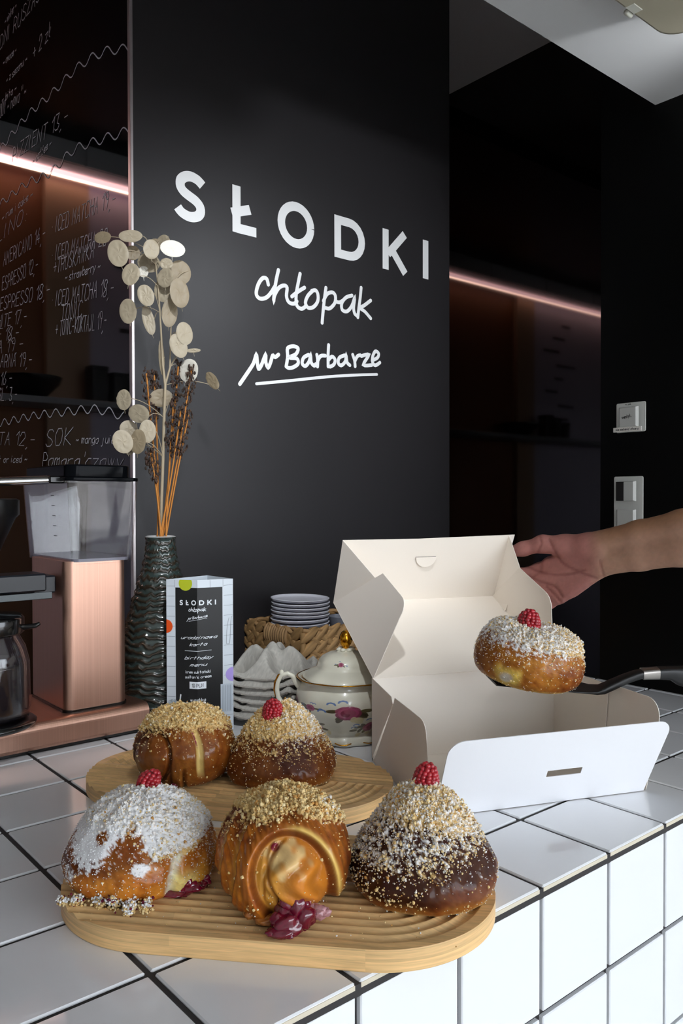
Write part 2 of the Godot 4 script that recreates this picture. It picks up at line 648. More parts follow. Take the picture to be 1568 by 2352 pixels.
const SCRIPT_U := "665,777 772,795 903,818 1008,833 1091,843"

func block_letters() -> Array:       # [name, strokes, closed smooth]
	var o := []
	var circ := PackedVector2Array()
	for i in 33:
		circ.append(Vector2(0.7965, 1.2165) + Vector2(cos(TAU * i / 32), sin(TAU * i / 32)) * 0.0495)
	var dl := PackedVector2Array([Vector2(0.9425, 1.1695), Vector2(0.9425, 1.2635), Vector2(0.980, 1.2635)])
	for i in 13:
		var a := PI / 2 - PI * i / 12.0
		dl.append(Vector2(0.986 + 0.047 * cos(a), 1.2165 + 0.047 * sin(a)))
	dl.append(Vector2(0.980, 1.1695))
	dl.append(Vector2(0.9425, 1.1695))
	dl.append(Vector2(0.9425, 1.2000))
	o.append(smooth(read_lines("508,1251 494,1261 476,1265 460,1261 448,1250 447,1235 456,1224 472,1216 488,1209 500,1198 502,1184 494,1173 478,1167 462,1168 448,1174 439,1183")[0], 4))
	o.append([PackedVector2Array([Vector2(0.6065, 1.276), Vector2(0.6065, 1.157)]), PackedVector2Array([Vector2(0.6065, 1.1685), Vector2(0.667, 1.1685)]), PackedVector2Array([Vector2(0.592, 1.204), Vector2(0.648, 1.2235)])])
	o.append(circ)
	o.append(dl)
	o.append([PackedVector2Array([Vector2(1.1275, 1.277), Vector2(1.1275, 1.158)]), PackedVector2Array([Vector2(1.137, 1.205), Vector2(1.207, 1.277)]), PackedVector2Array([Vector2(1.152, 1.222), Vector2(1.209, 1.159)])])
	o.append(PackedVector2Array([Vector2(1.2975, 1.278), Vector2(1.2975, 1.159)]))
	return o

func square_stroke(b: B, line: PackedVector2Array, width: float, f: Callable) -> void:   # a stroke with cut-off ends
	var n := line.size()
	var l := []
	var r := []
	for i in n:
		var da := (line[i] - line[maxi(i - 1, 0)]).normalized() if i > 0 else (line[1] - line[0]).normalized()
		var db := (line[mini(i + 1, n - 1)] - line[i]).normalized() if i < n - 1 else da
		var d := (da + db).normalized()
		var k := width * 0.5 / maxf(0.6, d.dot(da))
		l.append(b.p(f.call(line[i] - d.orthogonal() * k)))
		r.append(b.p(f.call(line[i] + d.orthogonal() * k)))
	for i in n - 1:
		b.quad(r[i], r[i + 1], l[i + 1], l[i])

func sign_lettering() -> void:
	var t := thing("shop_lettering", "large white lettering in capitals and handwriting on the black partition", "sign", Vector3(0.85, 0.75, ZP))
	var lift := [0.0]      # later strokes lie a hair above earlier ones
	var f := func(q: Vector2) -> Vector3:
		lift[0] += 4e-7
		return Vector3(q.x - 0.85, q.y - 0.75, 0.0012 + lift[0])
	for l in block_letters():
		var b := B.new()
		if l is Array:
			for s in l:
				square_stroke(b, s, 0.0245, f)
		else:
			square_stroke(b, l, 0.0245, f)
		part("letter", b, M.vinyl, t)
	for s in [SCRIPT_A, SCRIPT_B, SCRIPT_U]:
		var b := B.new()
		for l in read_lines(s):
			b.ribbon(smooth(l, 4), 0.0105 if s != SCRIPT_U else 0.008, f)
		part("underline" if s == SCRIPT_U else "handwritten_word", b, M.vinyl, t)

# a small handwriting: pairs of digits x, y on a grid with the baseline at y = 2; strokes split by spaces
const GLYPHS := {
	"A": "022942 1535", "B": "0209 092937382606 26454432 3202", "C": "4839190704123243", "D": "0209 092947443202", "E": "49090242 0636", "F": "490902 0636", "G": "483919070412324446 4626",
	"H": "0209 4249 0646", "I": "0209", "J": "3933221203", "K": "0209 490542", "L": "090242", "M": "0209254942", "N": "02094249", "O": "190704123244473919", "P": "02092947463505", "R": "02092947463505 2542",
	"S": "4839190716354443321203", "T": "0949 2922", "U": "090412324449", "W": "0912263249", "Y": "092549 2522", "Z": "09490242",
	"0": "190704123244473919", "1": "072922", "2": "07193947460242", "3": "0939254443321203", "4": "390444 3632", "5": "49090636454332 02", "6": "39160412324435 05", "7": "094912", "8": "190716354443321203143537483919", "9": "46261708193947 4732",
	"a": "46260503123246 4642", "b": "0902 052646433202", "c": "46260403123243", "d": "46260503123246 4942", "e": "043446260503123243", "f": "393827 2202 0636", "g": "46260503123246 46410010", "h": "0902 05264542", "i": "0602 0808", "j": "26211000", "k": "0902 460442", "l": "0903 0312",
	"m": "0602 05162622 254642", "n": "0602 05264542", "o": "2605031232444626", "p": "0600 052646433202", "r": "0602 052646", "s": "46260514433202", "t": "191312 0636", "u": "0603123246 4642", "w": "0612263246", "y": "0622 4600", "z": "06460242",
	",": "1100", ";": "1100 1515", "-": "0535", "+": "0545 2327", ".": "1212", ":": "1212 1515", "~": "04153445", "'": "2927", "·": "1515"}
const ACCENTS := {"Ł": ["L", "0537"], "ł": ["l", "0426"], "ń": ["n", "2839"], "Ś": ["S", "2839"], "ż": ["z", "2828"]}

func write_text(b: B, text: String, a: Vector2, z: Vector2, width: float, f: Callable, hgt: float = 0.0, slant: float = 0.0, jitter: float = 0.0, soft: bool = false) -> void:
	# writes the text so that it runs from a to z
	var adv := []
	var total := 0.0
	for ch in text:
		var w := 5.6
		if ch in "Iil1,.;:'·":
			w = 3.2
		elif ch == " ":
			w = 3.6
		elif ch in "MWmw":
			w = 6.2
		adv.append(total)
		total += w
	total -= 1.4
	var dir := (z - a).normalized()
	var k := a.distance_to(z) / total
	var ky := hgt / 7.0 if hgt > 0.0 else k * 1.25
	var up := Vector2(-dir.y, dir.x)
	if up.y < 0.0:
		up = -up
	for i in text.length():
		var ch := text[i]
		var g := ""
		if ACCENTS.has(ch):
			g = GLYPHS[ACCENTS[ch][0]] + " " + ACCENTS[ch][1]
		elif GLYPHS.has(ch):
			g = GLYPHS[ch]
		if g == "":
			continue
		var jy := rng.randf_range(-jitter, jitter)
		for st in g.split(" "):
			var l := PackedVector2Array()
			for m in range(0, st.length() - 1, 2):
				var x := float(int(st[m]))
				var y := float(int(st[m + 1])) - 2.0 + jy
				l.append(a + dir * ((adv[i] + x + y * slant) * k) + up * (y * ky))
			if l.size() == 2 and l[0].distance_to(l[1]) < 1e-6:
				l[1] += dir * width * 0.4
			if l.size() > 1:
				b.ribbon(smooth(l, 3) if soft else l, width, f)

func menu_board() -> void:
	var t := thing("menu_board", "glossy black menu board covered in white chalk handwriting, left of the lettering", "menu board", Vector3(XL, -H, -1.66))
	part("board", span(Vector3(0.0, 0, -0.49), Vector3(0.015, 3.33, 0.489)), M.black_gloss, t)
	part("corner_trim", span(Vector3(-0.003, 0, 0.489), Vector3(0.0045, 3.33, 0.503), 0.001), M.alu, t)
	var lift := [0.0]
	var f := func(q: Vector2) -> Vector3:
		lift[0] += 5e-8
		return Vector3(-0.0006 - lift[0], q.y + H, q.x + 1.66)
	var text := "~ rum i cake ~|-2086|1367|-1809|1365/MAEZULINO:|-2395|1310|-1858|1311/AMERICANO 14,-|-2078|1221|-1707|1218/ESPRESSO 12,-|-2093|1147|-1767|1143/ORANGE ESPRESSO 18,-|-2301|1104|-1677|1050/FLAT WHITE 17,-|-2303|1052|-1866|1008/LATTE 18,-|-2256|1005|-1936|970/MOCHA 19,-|-2257|965|-1898|931/ZE ZIARNA 19,-|-2259|918|-1824|875/KAKAO 16,-|-2261|858|-2004|839/MLEKO ROŚL. 3,-|-2311|809|-1957|785/· ICED MATCHA 19,-|-1663|1219|-1247|1185/· ICED MATCHA 20|-1665|1144|-1298|1102/+TRUSKAWKA|-1649|1105|-1376|1088/~ strawberry ~|-1564|1068|-1337|1049/· ICED MATCHA 18,-|-1667|1017|-1257|973/TONIC|-1597|965|-1454|954/+ TONIC-KOKTAJL 19,-|-1637|931|-1301|900/HERBATA 12,-|-2315|665|-1801|637/SOK|-1720|628|-1533|623/~ mango juice|-1498|626|-1239|612/~ hot or iced ~|-2221|601|-1876|589/Pomara'czowy|-1746|572|-1216|552/~ winter ~|-2039|1967|-1933|1972/DNI RUSZAJ|-2092|1912|-1735|1902/+ 2 zł|-1795|1757|-1644|1766/~ owoce ~|-2060|1848|-1937|1839/~ z sezonu ~|-2032|1782|-1846|1773/~ bita ~|-2076|1736|-1940|1725/LODY ~ nowo'' ~|-2120|1701|-1856|1677/PIZZIENT 13,-|-1985|1523|-1534|1485/~ coffee ~|-1806|1458|-1657|1463"
	for row in text.split("/"):
		var q := row.split("|")
		var b := B.new()
		var small := q[0].begins_with("~")
		var a := Vector2(float(q[1]), float(q[2])) * 0.001
		var z := Vector2(float(q[3]), float(q[4])) * 0.001
		if q[0].length() > 3 and a.x < -2.14:
			var cut := a.lerp(z, (-2.14 - a.x) / (z.x - a.x))
			var n0 := int(ceil(q[0].length() * (-2.14 - a.x) / (z.x - a.x)))
			a = cut
			q[0] = q[0].substr(n0)
		write_text(b, q[0], a, z, 0.0024, f, (0.022 if small else 0.040) if q[0] != "SOK" else 0.046, 0.22, 0.3)
		if b.ix.size():
			part("chalk_line", b, M.chalk, t)
	var waves := ["-2101,1598 -1858,1614 -1648,1604 -1464,1601 -1302,1572 -1165,1521", "-2106,1426 -1863,1419 -1719,1397 -1636,1392 -1497,1398 -1332,1368 -1168,1334", "-2127,725 -1806,724 -1541,714 -1370,705 -1207,675"]
	for w in waves:
		var base := smooth(read_lines(w)[0], 40)
		var l := PackedVector2Array()
		for i in base.size():
			l.append(base[i] + Vector2(0, sin((base[i].x + 2.1) / 0.088 * TAU) * 0.011))
		var b := B.new()
		b.ribbon(l, 0.0032, f)
		part("chalk_wave", b, M.chalk, t)

# ---------------------------------------------------------------- bamboo boards
func bamboo_texture() -> ImageTexture:
	var im := Image.create(1024, 512, false, Image.FORMAT_RGB8)
	var n1 := noise(3, 0.02, 4)
	var n2 := noise(5, 0.05, 2)
	var r := RandomNumberGenerator.new()
	r.seed = 11
	var tone := []
	for k in 64:
		tone.append(r.randf_range(-0.07, 0.07))
	for y in 512:
		var strip := int(y / 16.0)
		for x in 1024:
			var seg := int((x + strip * 337) / 420.0) + strip * 3
			var t: float = tone[(seg * 7 + strip) % 64]
			var s := n1.get_noise_2d(x * 0.35, y * 9.0) * 0.10 + n2.get_noise_2d(x * 0.5, y * 30.0) * 0.05
			var k := 1.0 + t + s
			if y % 16 == 0:
				k *= 0.93
			im.set_pixel(x, y, Color(0.885 * k, 0.725 * k * (1.0 - 0.12 * absf(s)), 0.50 * k))
	return ImageTexture.create_from_image(im)

func board_height(a: float, b: float, hc: float, rr: float) -> float:
	# two half rainbows of grooves, each the other turned by half a circle
	if b > 0.0:
		a = -a
		b = -b
	var r := -b
	if a > hc:
		r = sqrt((a - hc) * (a - hc) + b * b)
	if r > rr - 0.013 or r < 0.006:
		return 0.0
	var ph := fposmod((rr - 0.013 - r) / 0.0148, 1.0)
	var g := 0.5 - 0.5 * cos(ph * TAU)
	return -0.0042 * pow(g, 0.7)

func make_board(rr: float, hc: float, th: float) -> B:
	var b := B.new()
	var la := rr + hc
	var nu := 360
	var nv := 150
	var aa := []
	for i in nu + 1:
		var s := -1.0 + 2.0 * i / nu
		aa.append(la * (sin(s * PI / 2) * 0.45 + s * 0.55))
	var edge := func(a: float) -> float:
		var q := absf(a) - hc
		return rr if q <= 0.0 else sqrt(maxf(rr * rr - q * q, 0.0))
	b.grid(nu, nv, func(i, j):
		var a: float = aa[i]
		var w: float = edge.call(a)
		var s: float = -1.0 + 2.0 * j / nv
		var y: float = w * (sin(s * PI / 2) * 0.3 + s * 0.7)
		return [Vector3(a, th + board_height(a, y, hc, rr), -y), Vector2(a * 2.2, y * 2.2), Color.WHITE])
	# rim
	var rim := []
	for i in 61:
		var t := -PI / 2 + PI * i / 60.0
		rim.append(Vector2(hc + rr * cos(t), rr * sin(t)))
	for i in 61:
		var t := PI / 2 + PI * i / 60.0
		rim.append(Vector2(-hc + rr * cos(t), rr * sin(t)))
	rim.append(rim[0])
	var fine := []
	var run := 0.0
	for i in rim.size() - 1:
		var m := 4 if rim[i].distance_to(rim[i + 1]) < 0.05 else 60
		for k in m:
			fine.append(rim[i].lerp(rim[i + 1], float(k) / m))
	fine.append(rim[0])
	var lens := [0.0]
	for i in range(1, fine.size()):
		run += fine[i].distance_to(fine[i - 1])
		lens.append(run)
	b.grid(fine.size() - 1, 3, func(i, j):
		var q: Vector2 = fine[i]
		var top: float = th + board_height(q.x * 0.999, q.y * 0.999, hc, rr)
		var y: float = [0.0, 0.0012, top - 0.001, top][j]
		var k: float = [0.9935, 0.999, 1.0, 0.996][j]
		return [Vector3(q.x * k, y, -q.y * k), Vector2(lens[i] * 1.1, y * 3.0 + 0.06), Color.WHITE])
	return b

func boards() -> void:
	var m := mat(Color(1, 1, 1), 0.42)
	m.albedo_texture = bamboo_texture()
	M.bamboo = m
	var b := make_board(0.135, 0.122, 0.024)
	var me := b.mesh()
	# the front board: axis (0.665, 0.747), its centre at a = -0.119, b = 0.1528
	var c1 := Vector3(-0.119 * 0.665 + 0.1528 * 0.747, 0.0, -0.119 * 0.747 - 0.1528 * 0.665)
	var o := single("serving_board", me, m, "oblong grooved bamboo board at the counter's front edge under three pastries", "serving board", c1, "bamboo serving boards")
	o.rotation.y = -atan2(0.747, 0.665)
	var o2 := single("serving_board", me, m, "oblong grooved bamboo board further back under two pastries", "serving board", Vector3(0.2, 0, -0.53), "bamboo serving boards")
	o2.rotation.y = -atan2(0.806, 0.592)

# ---------------------------------------------------------------- cardboard cake box
func cake_box() -> void:
	var bl := Vector3(0.459, 0, -0.484)
	var u := Vector3(0.9205, 0, 0.3907)
	var n := Vector3(-0.3907, 0, 0.9205)
	var w := 0.372
	var t := thing("cake_box", "open white cardboard cake box with lid folded back and slotted front flap", "box", bl + Vector3(0, 0.001, 0))
	t.transform.basis = Basis(u, Vector3.UP, n)
	var m: Material = M.card_in
	var th := 0.0011
	var P := func(name_: String, pts: Array, o: Vector3, ax: Vector3, ay: Vector3, mm = null) -> MeshInstance3D:
		var b := B.new()
		for piece in (pts if pts[0] is Array else [pts]):
			var poly := PackedVector2Array()
			for q in piece:
				poly.append(q)
			b.slab(poly, th, Transform3D(Basis(ax, ay, ax.cross(ay)), o))
		return part(name_, b, mm if mm else m, t)
	var X := Vector3.RIGHT
	var Y := Vector3.UP
	var Z := Vector3.BACK
	P.call("base_panel", [Vector2(0, 0), Vector2(w, 0), Vector2(w, 0.27), Vector2(0, 0.27)], Vector3(0, 0.0012, 0), X, Z)
	P.call("back_wall", [Vector2(0, 0), Vector2(w, 0), Vector2(w, 0.150), Vector2(0, 0.150)], Vector3(0, 0, 0), X, Y)
	# side walls in two pieces each, glued over a slanting crease
	var arc := func(c: Vector2, r: float, a0: float, a1: float) -> Array:
		var o := []
		for i in 7:
			var a := lerpf(a0, a1, i / 6.0)
			o.append(c + Vector2(cos(a), sin(a)) * r)
		return o
	var ls: Array = [Vector2(0.0, 0.0), Vector2(0.262, 0.0), Vector2(0.247, 0.11)] + arc.call(Vector2(0.222, 0.113), 0.024, 0.0, PI / 2) + [Vector2(0.112, 0.142), Vector2(0.108, 0.134), Vector2(0.02, 0.02)]
	P.call("side_wall", ls, Vector3(0.0, 0, 0), Z, Y)
	P.call("corner_tab", [Vector2(0, 0.006), Vector2(0.02, 0.03), Vector2(0.106, 0.130), Vector2(0.1, 0.141), Vector2(0.0, 0.152)], Vector3(-0.0013, 0, 0), Z, Y)
	var sr := Vector3(0.03, 0, 1).normalized()
	var rs: Array = [Vector2(0.16, 0.0), Vector2(0.268, 0.0), Vector2(0.297, 0.11)] + arc.call(Vector2(0.273, 0.128), 0.026, 0.0, PI / 2) + [Vector2(0.172, 0.154), Vector2(0.169, 0.142)]
	P.call("side_wall", rs, Vector3(w - 0.002, 0, 0), sr, Y)
	P.call("corner_tab", [Vector2(0, 0.0), Vector2(0.158, 0.0), Vector2(0.175, 0.152), Vector2(0.0, 0.152)], Vector3(w + 0.001, 0, 0), Z, Y)
	# front flap with its slot, leaning outwards
	var fy := Vector3(0, 0.131, 0.064).normalized()
	var fl := 0.1455
	var fo := Vector3(0.0, 0.001, 0.27)
	var f1: Array = [Vector2(0.001, 0.0), Vector2(0.175, 0.0), Vector2(0.175, fl)] + arc.call(Vector2(0.022, fl - 0.024), 0.024, PI / 2, PI)
	var f2: Array = [Vector2(0.236, 0.0), Vector2(w - 0.002, 0.0)] + arc.call(Vector2(w - 0.021, fl - 0.024), 0.024, 0.0, PI / 2) + [Vector2(0.236, fl)]
	var f3: Array = [Vector2(0.175, 0.0), Vector2(0.236, 0.0), Vector2(0.236, 0.0555), Vector2(0.175, 0.0555)]
	var f4: Array = [Vector2(0.175, 0.0685), Vector2(0.236, 0.0685), Vector2(0.236, fl), Vector2(0.175, fl)]
	P.call("front_flap", [f1, f2, f3, f4], fo, X, fy, M.card_out)
	# lid
	var lt := Vector3(0, 0.107, -0.252).normalized()
	var ln := Vector3(0, -lt.z, lt.y)
	var ho := Vector3(0, 0.150, 0)
	P.call("lid_panel", [Vector2(0, 0), Vector2(w, 0), Vector2(w, 0.2735), Vector2(0, 0.2735)], ho, X, lt)
	var co := ho + lt * 0.2735
	var lw := (ln * 0.152 + lt * -0.01 + Vector3(0, 0, 0)).normalized()
	# front wall of the lid, with a half-round tab pushed out of it
	var hole := []
	for i in 13:
		var a := PI + PI * i / 12.0
		hole.append(Vector2(0.190 + 0.0235 * cos(a), 0.1085 + 0.0225 * sin(a)))
	var w1: Array = [Vector2(0, 0), Vector2(0.190, 0.0), Vector2(0.190, 0.086), hole[5], hole[4], hole[3], hole[2], hole[1], hole[0], Vector2(0.1665, 0.152), Vector2(0.0, 0.152)]
	var w2: Array = [Vector2(0.190, 0.0), Vector2(w + 0.012, 0.0), Vector2(w + 0.016, 0.158), Vector2(0.2135, 0.1535), hole[12], hole[11], hole[10], hole[9], hole[8], hole[7], Vector2(0.190, 0.086)]
	var w3: Array = [Vector2(0.1665, 0.1085), Vector2(0.2135, 0.1085), Vector2(0.2135, 0.1535), Vector2(0.1665, 0.152)]
	P.call("lid_front_wall", [w1, w2, w3], co, X, lw)
	var tabv := []
	for q in hole:
		tabv.append(q - Vector2(0.190, 0.1085))
	P.call("locking_tab", tabv, co + X * 0.190 + lw * 0.1085 - lt * 0.0030, X, (lw + lt * 0.10).normalized())
	# lid sides, folding inwards
	var tilt := Vector3(0.42, 0, 0)
	var la := (ln + tilt).normalized()
	P.call("lid_side_wall", [Vector2(0, 0.0), Vector2(0.2735, 0.0), Vector2(0.160, 0.140), Vector2(0.062, 0.146)] + arc.call(Vector2(0.055, 0.121), 0.025, PI / 2, PI), ho, lt, la)
	P.call("lid_corner_tab", [Vector2(0.0, 0.0), Vector2(0.0, 0.152), Vector2(0.119, 0.052), Vector2(0.118, 0.04)], co + Vector3(0.0006, 0, 0), Vector3(0.52, 0, 0) - lt * 0.86 + ln * 0.36, lw)
	var lb := (ln + Vector3(-0.16, 0, 0)).normalized()
	P.call("lid_side_wall", [Vector2(0, 0.0), Vector2(0.2735, 0.0), Vector2(0.160, 0.134), Vector2(0.058, 0.138)] + arc.call(Vector2(0.05, 0.113), 0.025, PI / 2, PI), ho + X * w, lt, lb)
	P.call("lid_corner_tab", [Vector2(0.0, 0.0), Vector2(0.0, 0.156), Vector2(0.088, 0.117), Vector2(0.070, 0.002)], co + Vector3(w + 0.004, 0, 0), Vector3(-0.09, 0, 0) - lt * 0.995, lw)

# ---------------------------------------------------------------- coffee maker with its jug
func brushed() -> ImageTexture:
	var im := Image.create(512, 64, false, Image.FORMAT_RGB8)
	var r := RandomNumberGenerator.new()
	r.seed = 5
	for x in 512:
		var k := 0.93 + r.randf() * 0.07
		for y in 64:
			im.set_pixel(x, y, Color(k, k, k))
	return ImageTexture.create_from_image(im)

func frustum(b: B, w0: Vector2, w1: Vector2, r: float, y0: float, y1: float, off: Vector3) -> void:
	var pr := B.rrect(w0.x, w0.y, r, 5)
	b.prism(pr, y0, y1, off, 0.0, Vector2(w1.x / w0.x, w1.y / w0.y))

func shell(b: B, w0: Vector2, w1: Vector2, r: float, y0: float, y1: float, off: Vector3, th: float) -> void:   # open-topped vessel with walls of thickness th
	var outer := B.rrect(w0.x, w0.y, r, 5)
	var n := outer.size()
	var rows := [[y0, 0.0, 0.0], [y1, 1.0, 0.0], [y1, 1.0, 1.0], [y0 + th * 2.0, 0.0, 1.0]]
	b.grid(n, 3, func(i, j):
		var q := outer[(n - i) % n]
		var k: float = rows[j][1]
		var sc := Vector2.ONE.lerp(Vector2(w1.x / w0.x, w1.y / w0.y), k)
		q = q * sc
		q -= q.normalized() * th * rows[j][2]
		return [off + Vector3(q.x, rows[j][0], q.y), Vector2.ZERO, b.col])
	for e in [[y0, 0.0, Vector3.DOWN], [y0 + th * 2.0, th, Vector3.UP]]:
		var pts := []
		for q in outer:
			var d: Vector2 = q - q.normalized() * e[1]
			pts.append(off + Vector3(d.x, e[0], d.y))
		b.face(pts, e[2])

func coffee_maker() -> void:
	var cop := mat(Color(0.83, 0.655, 0.575), 0.40, 1.0)
	cop.roughness_texture = brushed()
	cop.albedo_texture = cop.roughness_texture
	cop.uv1_triplanar = true
	cop.uv1_scale = Vector3(6, 1.0, 6)
	var t := thing("coffee_maker", "copper filter coffee maker with clear water tank at the left", "coffee maker", Vector3(0.05, 0, -1.03))
	# base plate: from x = -0.36 to 0.237, front at z = -0.92
	var b := B.new()
	b.xf = Transform3D(Basis(Vector3.BACK, Vector3.UP, Vector3.LEFT), Vector3.ZERO)
	var prof := PackedVector2Array()
	var x0 := -0.12
	var x1 := 0.11
	for i in 9:
		var a := PI / 2 * i / 8.0
		prof.append(Vector2(x1 - 0.017 + 0.017 * sin(a), 0.043 + 0.017 * cos(a)))
	for i in 5:
		var a := PI / 2 * i / 4.0
		prof.append(Vector2(x1 - 0.008 + 0.008 * cos(a), 0.016 - 0.008 * sin(a)))
	prof.append(Vector2(x0, 0.008))
	prof.append(Vector2(x0, 0.060))
	var bb := B.new()
	var n := prof.size()
	for i in n:
		var q := prof[i]
		var q2 := prof[(i + 1) % n]
		var dn := Vector3(0, q2.x - q.x, -(q2.y - q.y)) * -1.0
		bb.face([Vector3(-0.41, q.y, q.x), Vector3(0.187, q.y, q.x), Vector3(0.187, q2.y, q2.x), Vector3(-0.41, q2.y, q2.x)], Vector3(0, (q.y + q2.y) / 2 - 0.034, ((q.x + q2.x) / 2 - 0.0)))
	var capl := []
	var capr := []
	for q in prof:
		capl.append(Vector3(-0.41, q.y, q.x))
		capr.append(Vector3(0.187, q.y, q.x))
	bb.face(capl, Vector3.LEFT)
	bb.face(capr, Vector3.RIGHT)
	part("base_plate", bb, cop, t)
	part("plinth", span(Vector3(-0.40, 0, -0.12), Vector3(0.18, 0.010, 0.098), 0.002), M.black_plastic, t)
	part("end_cap", span(Vector3(0.186, 0.006, -0.12), Vector3(0.212, 0.050, 0.055), 0.004), M.black_plastic, t)
	# tower
	var tw := B.new()
	tw.rbox(Vector3(0.0885, 0.2075, -0.015), Vector3(0.129, 0.297, 0.20), 0.020, 6)
	part("tower", tw, cop, t)
	var gk := B.new()
	gk.rbox(Vector3(0.0885, 0.0625, -0.015), Vector3(0.133, 0.006, 0.204), 0.021, 6)
	part("tower_gasket", gk, M.black_plastic, t)
	# clear water tank, lid and level marks
	var tk := B.new()
	shell(tk, Vector2(0.126, 0.262), Vector2(0.146, 0.280), 0.018, 0.352, 0.512, Vector3(0.0975, 0, -0.028), 0.0022)
	var tank := part("water_tank", tk, M.clear, t)
	var fl := B.new()
	fl.rbox(Vector3(0.0975, 0.3575, -0.028), Vector3(0.118, 0.006, 0.24), 0.016, 5)
	part("tank_floor", fl, mat(Color(0.45, 0.45, 0.50), 0.15), tank)
	var rb := B.new()
	for sx in [-1.0, 1.0]:
		rb.tube([Vector3(0.0975 + sx * 0.052, 0.36, 0.093), Vector3(0.0975 + sx * 0.060, 0.508, 0.104)], 0.0018, 6)
	part("tank_rib", rb, M.clear, tank)
	var mk := B.new()
	for k in 5:
		mk.box(Vector3(0.0265 - 0.0014 * k, 0.405 + 0.02 * k, 0.03 - 0.0), Vector3(0.0008, 0.0012, 0.016))
	part("level_mark", mk, M.ink, tank)
	var li := B.new()
	li.rbox(Vector3(0.0955, 0.5165, -0.028), Vector3(0.152, 0.007, 0.280), 0.02, 6, 0.0015)
	li.rbox(Vector3(0.0925, 0.532, -0.028), Vector3(0.134, 0.027, 0.255), 0.026, 6, 0.004)
	part("tank_lid", li, mat(Color(0.03, 0.035, 0.045), 0.06, 0.0, 0.15), t)
	# outlet arm reaching left over the brew basket
	var ar := B.new()
	ar.tube([Vector3(-0.36, 0.497, 0.062), Vector3(-0.20, 0.505, 0.062), Vector3(-0.06, 0.512, 0.062), Vector3(0.0, 0.515, 0.062)], 0.0085, 14)
	part("outlet_arm", ar, M.chrome, t)
	part("outlet_arm_end", span(Vector3(-0.001, 0.508, 0.050), Vector3(0.03, 0.523, 0.074), 0.003), M.black_plastic, t)
	# basket holder
	var hd := B.new()
	hd.box(Vector3(-0.168, 0.318, 0.04), Vector3(0.32, 0.034, 0.07), 0.003)
	hd.box(Vector3(-0.003, 0.311, 0.025), Vector3(0.045, 0.034, 0.05), 0.003)
	part("basket_holder", hd, mat(Color(0.09, 0.10, 0.12), 0.3), t)
	part("holder_plate", span(Vector3(-0.2, 0.283, 0.0), Vector3(0.012, 0.297, 0.05), 0.001), mat(Color(0.32, 0.34, 0.35), 0.18, 0.8), t)
	var bk := B.new()
	bk.lathe([[0.001, 0.345], [0.03, 0.345], [0.035, 0.36], [0.072, 0.442], [0.079, 0.449], [0.079, 0.476], [0.074, 0.479], [0.001, 0.479]], 36)
	part("brew_basket", bk, mat(Color(0.015, 0.015, 0.017), 0.35), t, Vector3(-0.128, 0, 0.035))
	var po := B.new()
	po.tube([Vector3(-0.098, 0.335, 0.06), Vector3(-0.098, 0.415, 0.06)], 0.0055, 12)
	po.tube([Vector3(-0.117, 0.335, 0.066), Vector3(-0.117, 0.405, 0.066)], 0.004, 12)
	part("support_post", po, M.chrome, t)
	var hp := B.new()
	hp.lathe([[0.001, 0.0], [0.083, 0.0], [0.088, 0.004], [0.088, 0.009], [0.080, 0.014], [0.001, 0.014]], 40)
	part("hot_plate", hp, coat(M.black_plastic.duplicate(), 1.0, 0.05), t, Vector3(-0.122, 0.060, 0.075))
	# jug
	var j := thing("glass_jug", "glass coffee jug with black lid, half hidden at the left edge", "coffee jug", Vector3(-0.072, 0.0745, -0.962))
	var gl := B.new()
	gl.lathe([[0.001, 0.0], [0.070, 0.0], [0.078, 0.006], [0.080, 0.02], [0.079, 0.10], [0.072, 0.13], [0.062, 0.150], [0.060, 0.160], [0.0575, 0.160], [0.0595, 0.149], [0.0695, 0.129], [0.0765, 0.10], [0.0775, 0.02], [0.0755, 0.008], [0.069, 0.003], [0.001, 0.003]], 48)
	part("glass", gl, M.clear, j)
	var cf := B.new()
	cf.lathe([[0.001, 0.0035], [0.068, 0.0035], [0.0755, 0.009], [0.0770, 0.02], [0.0762, 0.098], [0.0755, 0.102], [0.001, 0.102]], 48)
	part("coffee", cf, coat(mat(Color(0.055, 0.028, 0.018), 0.2), 0.8, 0.05), j)
	var jl := B.new()
	jl.lathe([[0.001, 0.155], [0.066, 0.155], [0.070, 0.159], [0.070, 0.183], [0.064, 0.190], [0.02, 0.195], [0.001, 0.195]], 48)
	part("lid", jl, coat(mat(Color(0.02, 0.02, 0.022), 0.25), 0.6, 0.05), j)
	var sp := B.new()
	sp.tube([Vector3(0.055, 0.165, 0.03), Vector3(0.08, 0.168, 0.042), Vector3(0.086, 0.172, 0.046)], [0.006, 0.0045, 0.003], 8)
	part("spout", sp, M.black_plastic, j)
	var hn := B.new()
	hn.tube([Vector3(-0.055, 0.17, 0.05), Vector3(-0.10, 0.17, 0.085), Vector3(-0.115, 0.14, 0.095), Vector3(-0.108, 0.07, 0.09), Vector3(-0.075, 0.04, 0.062)], 0.010, 10)
	part("handle", hn, M.black_plastic, j)

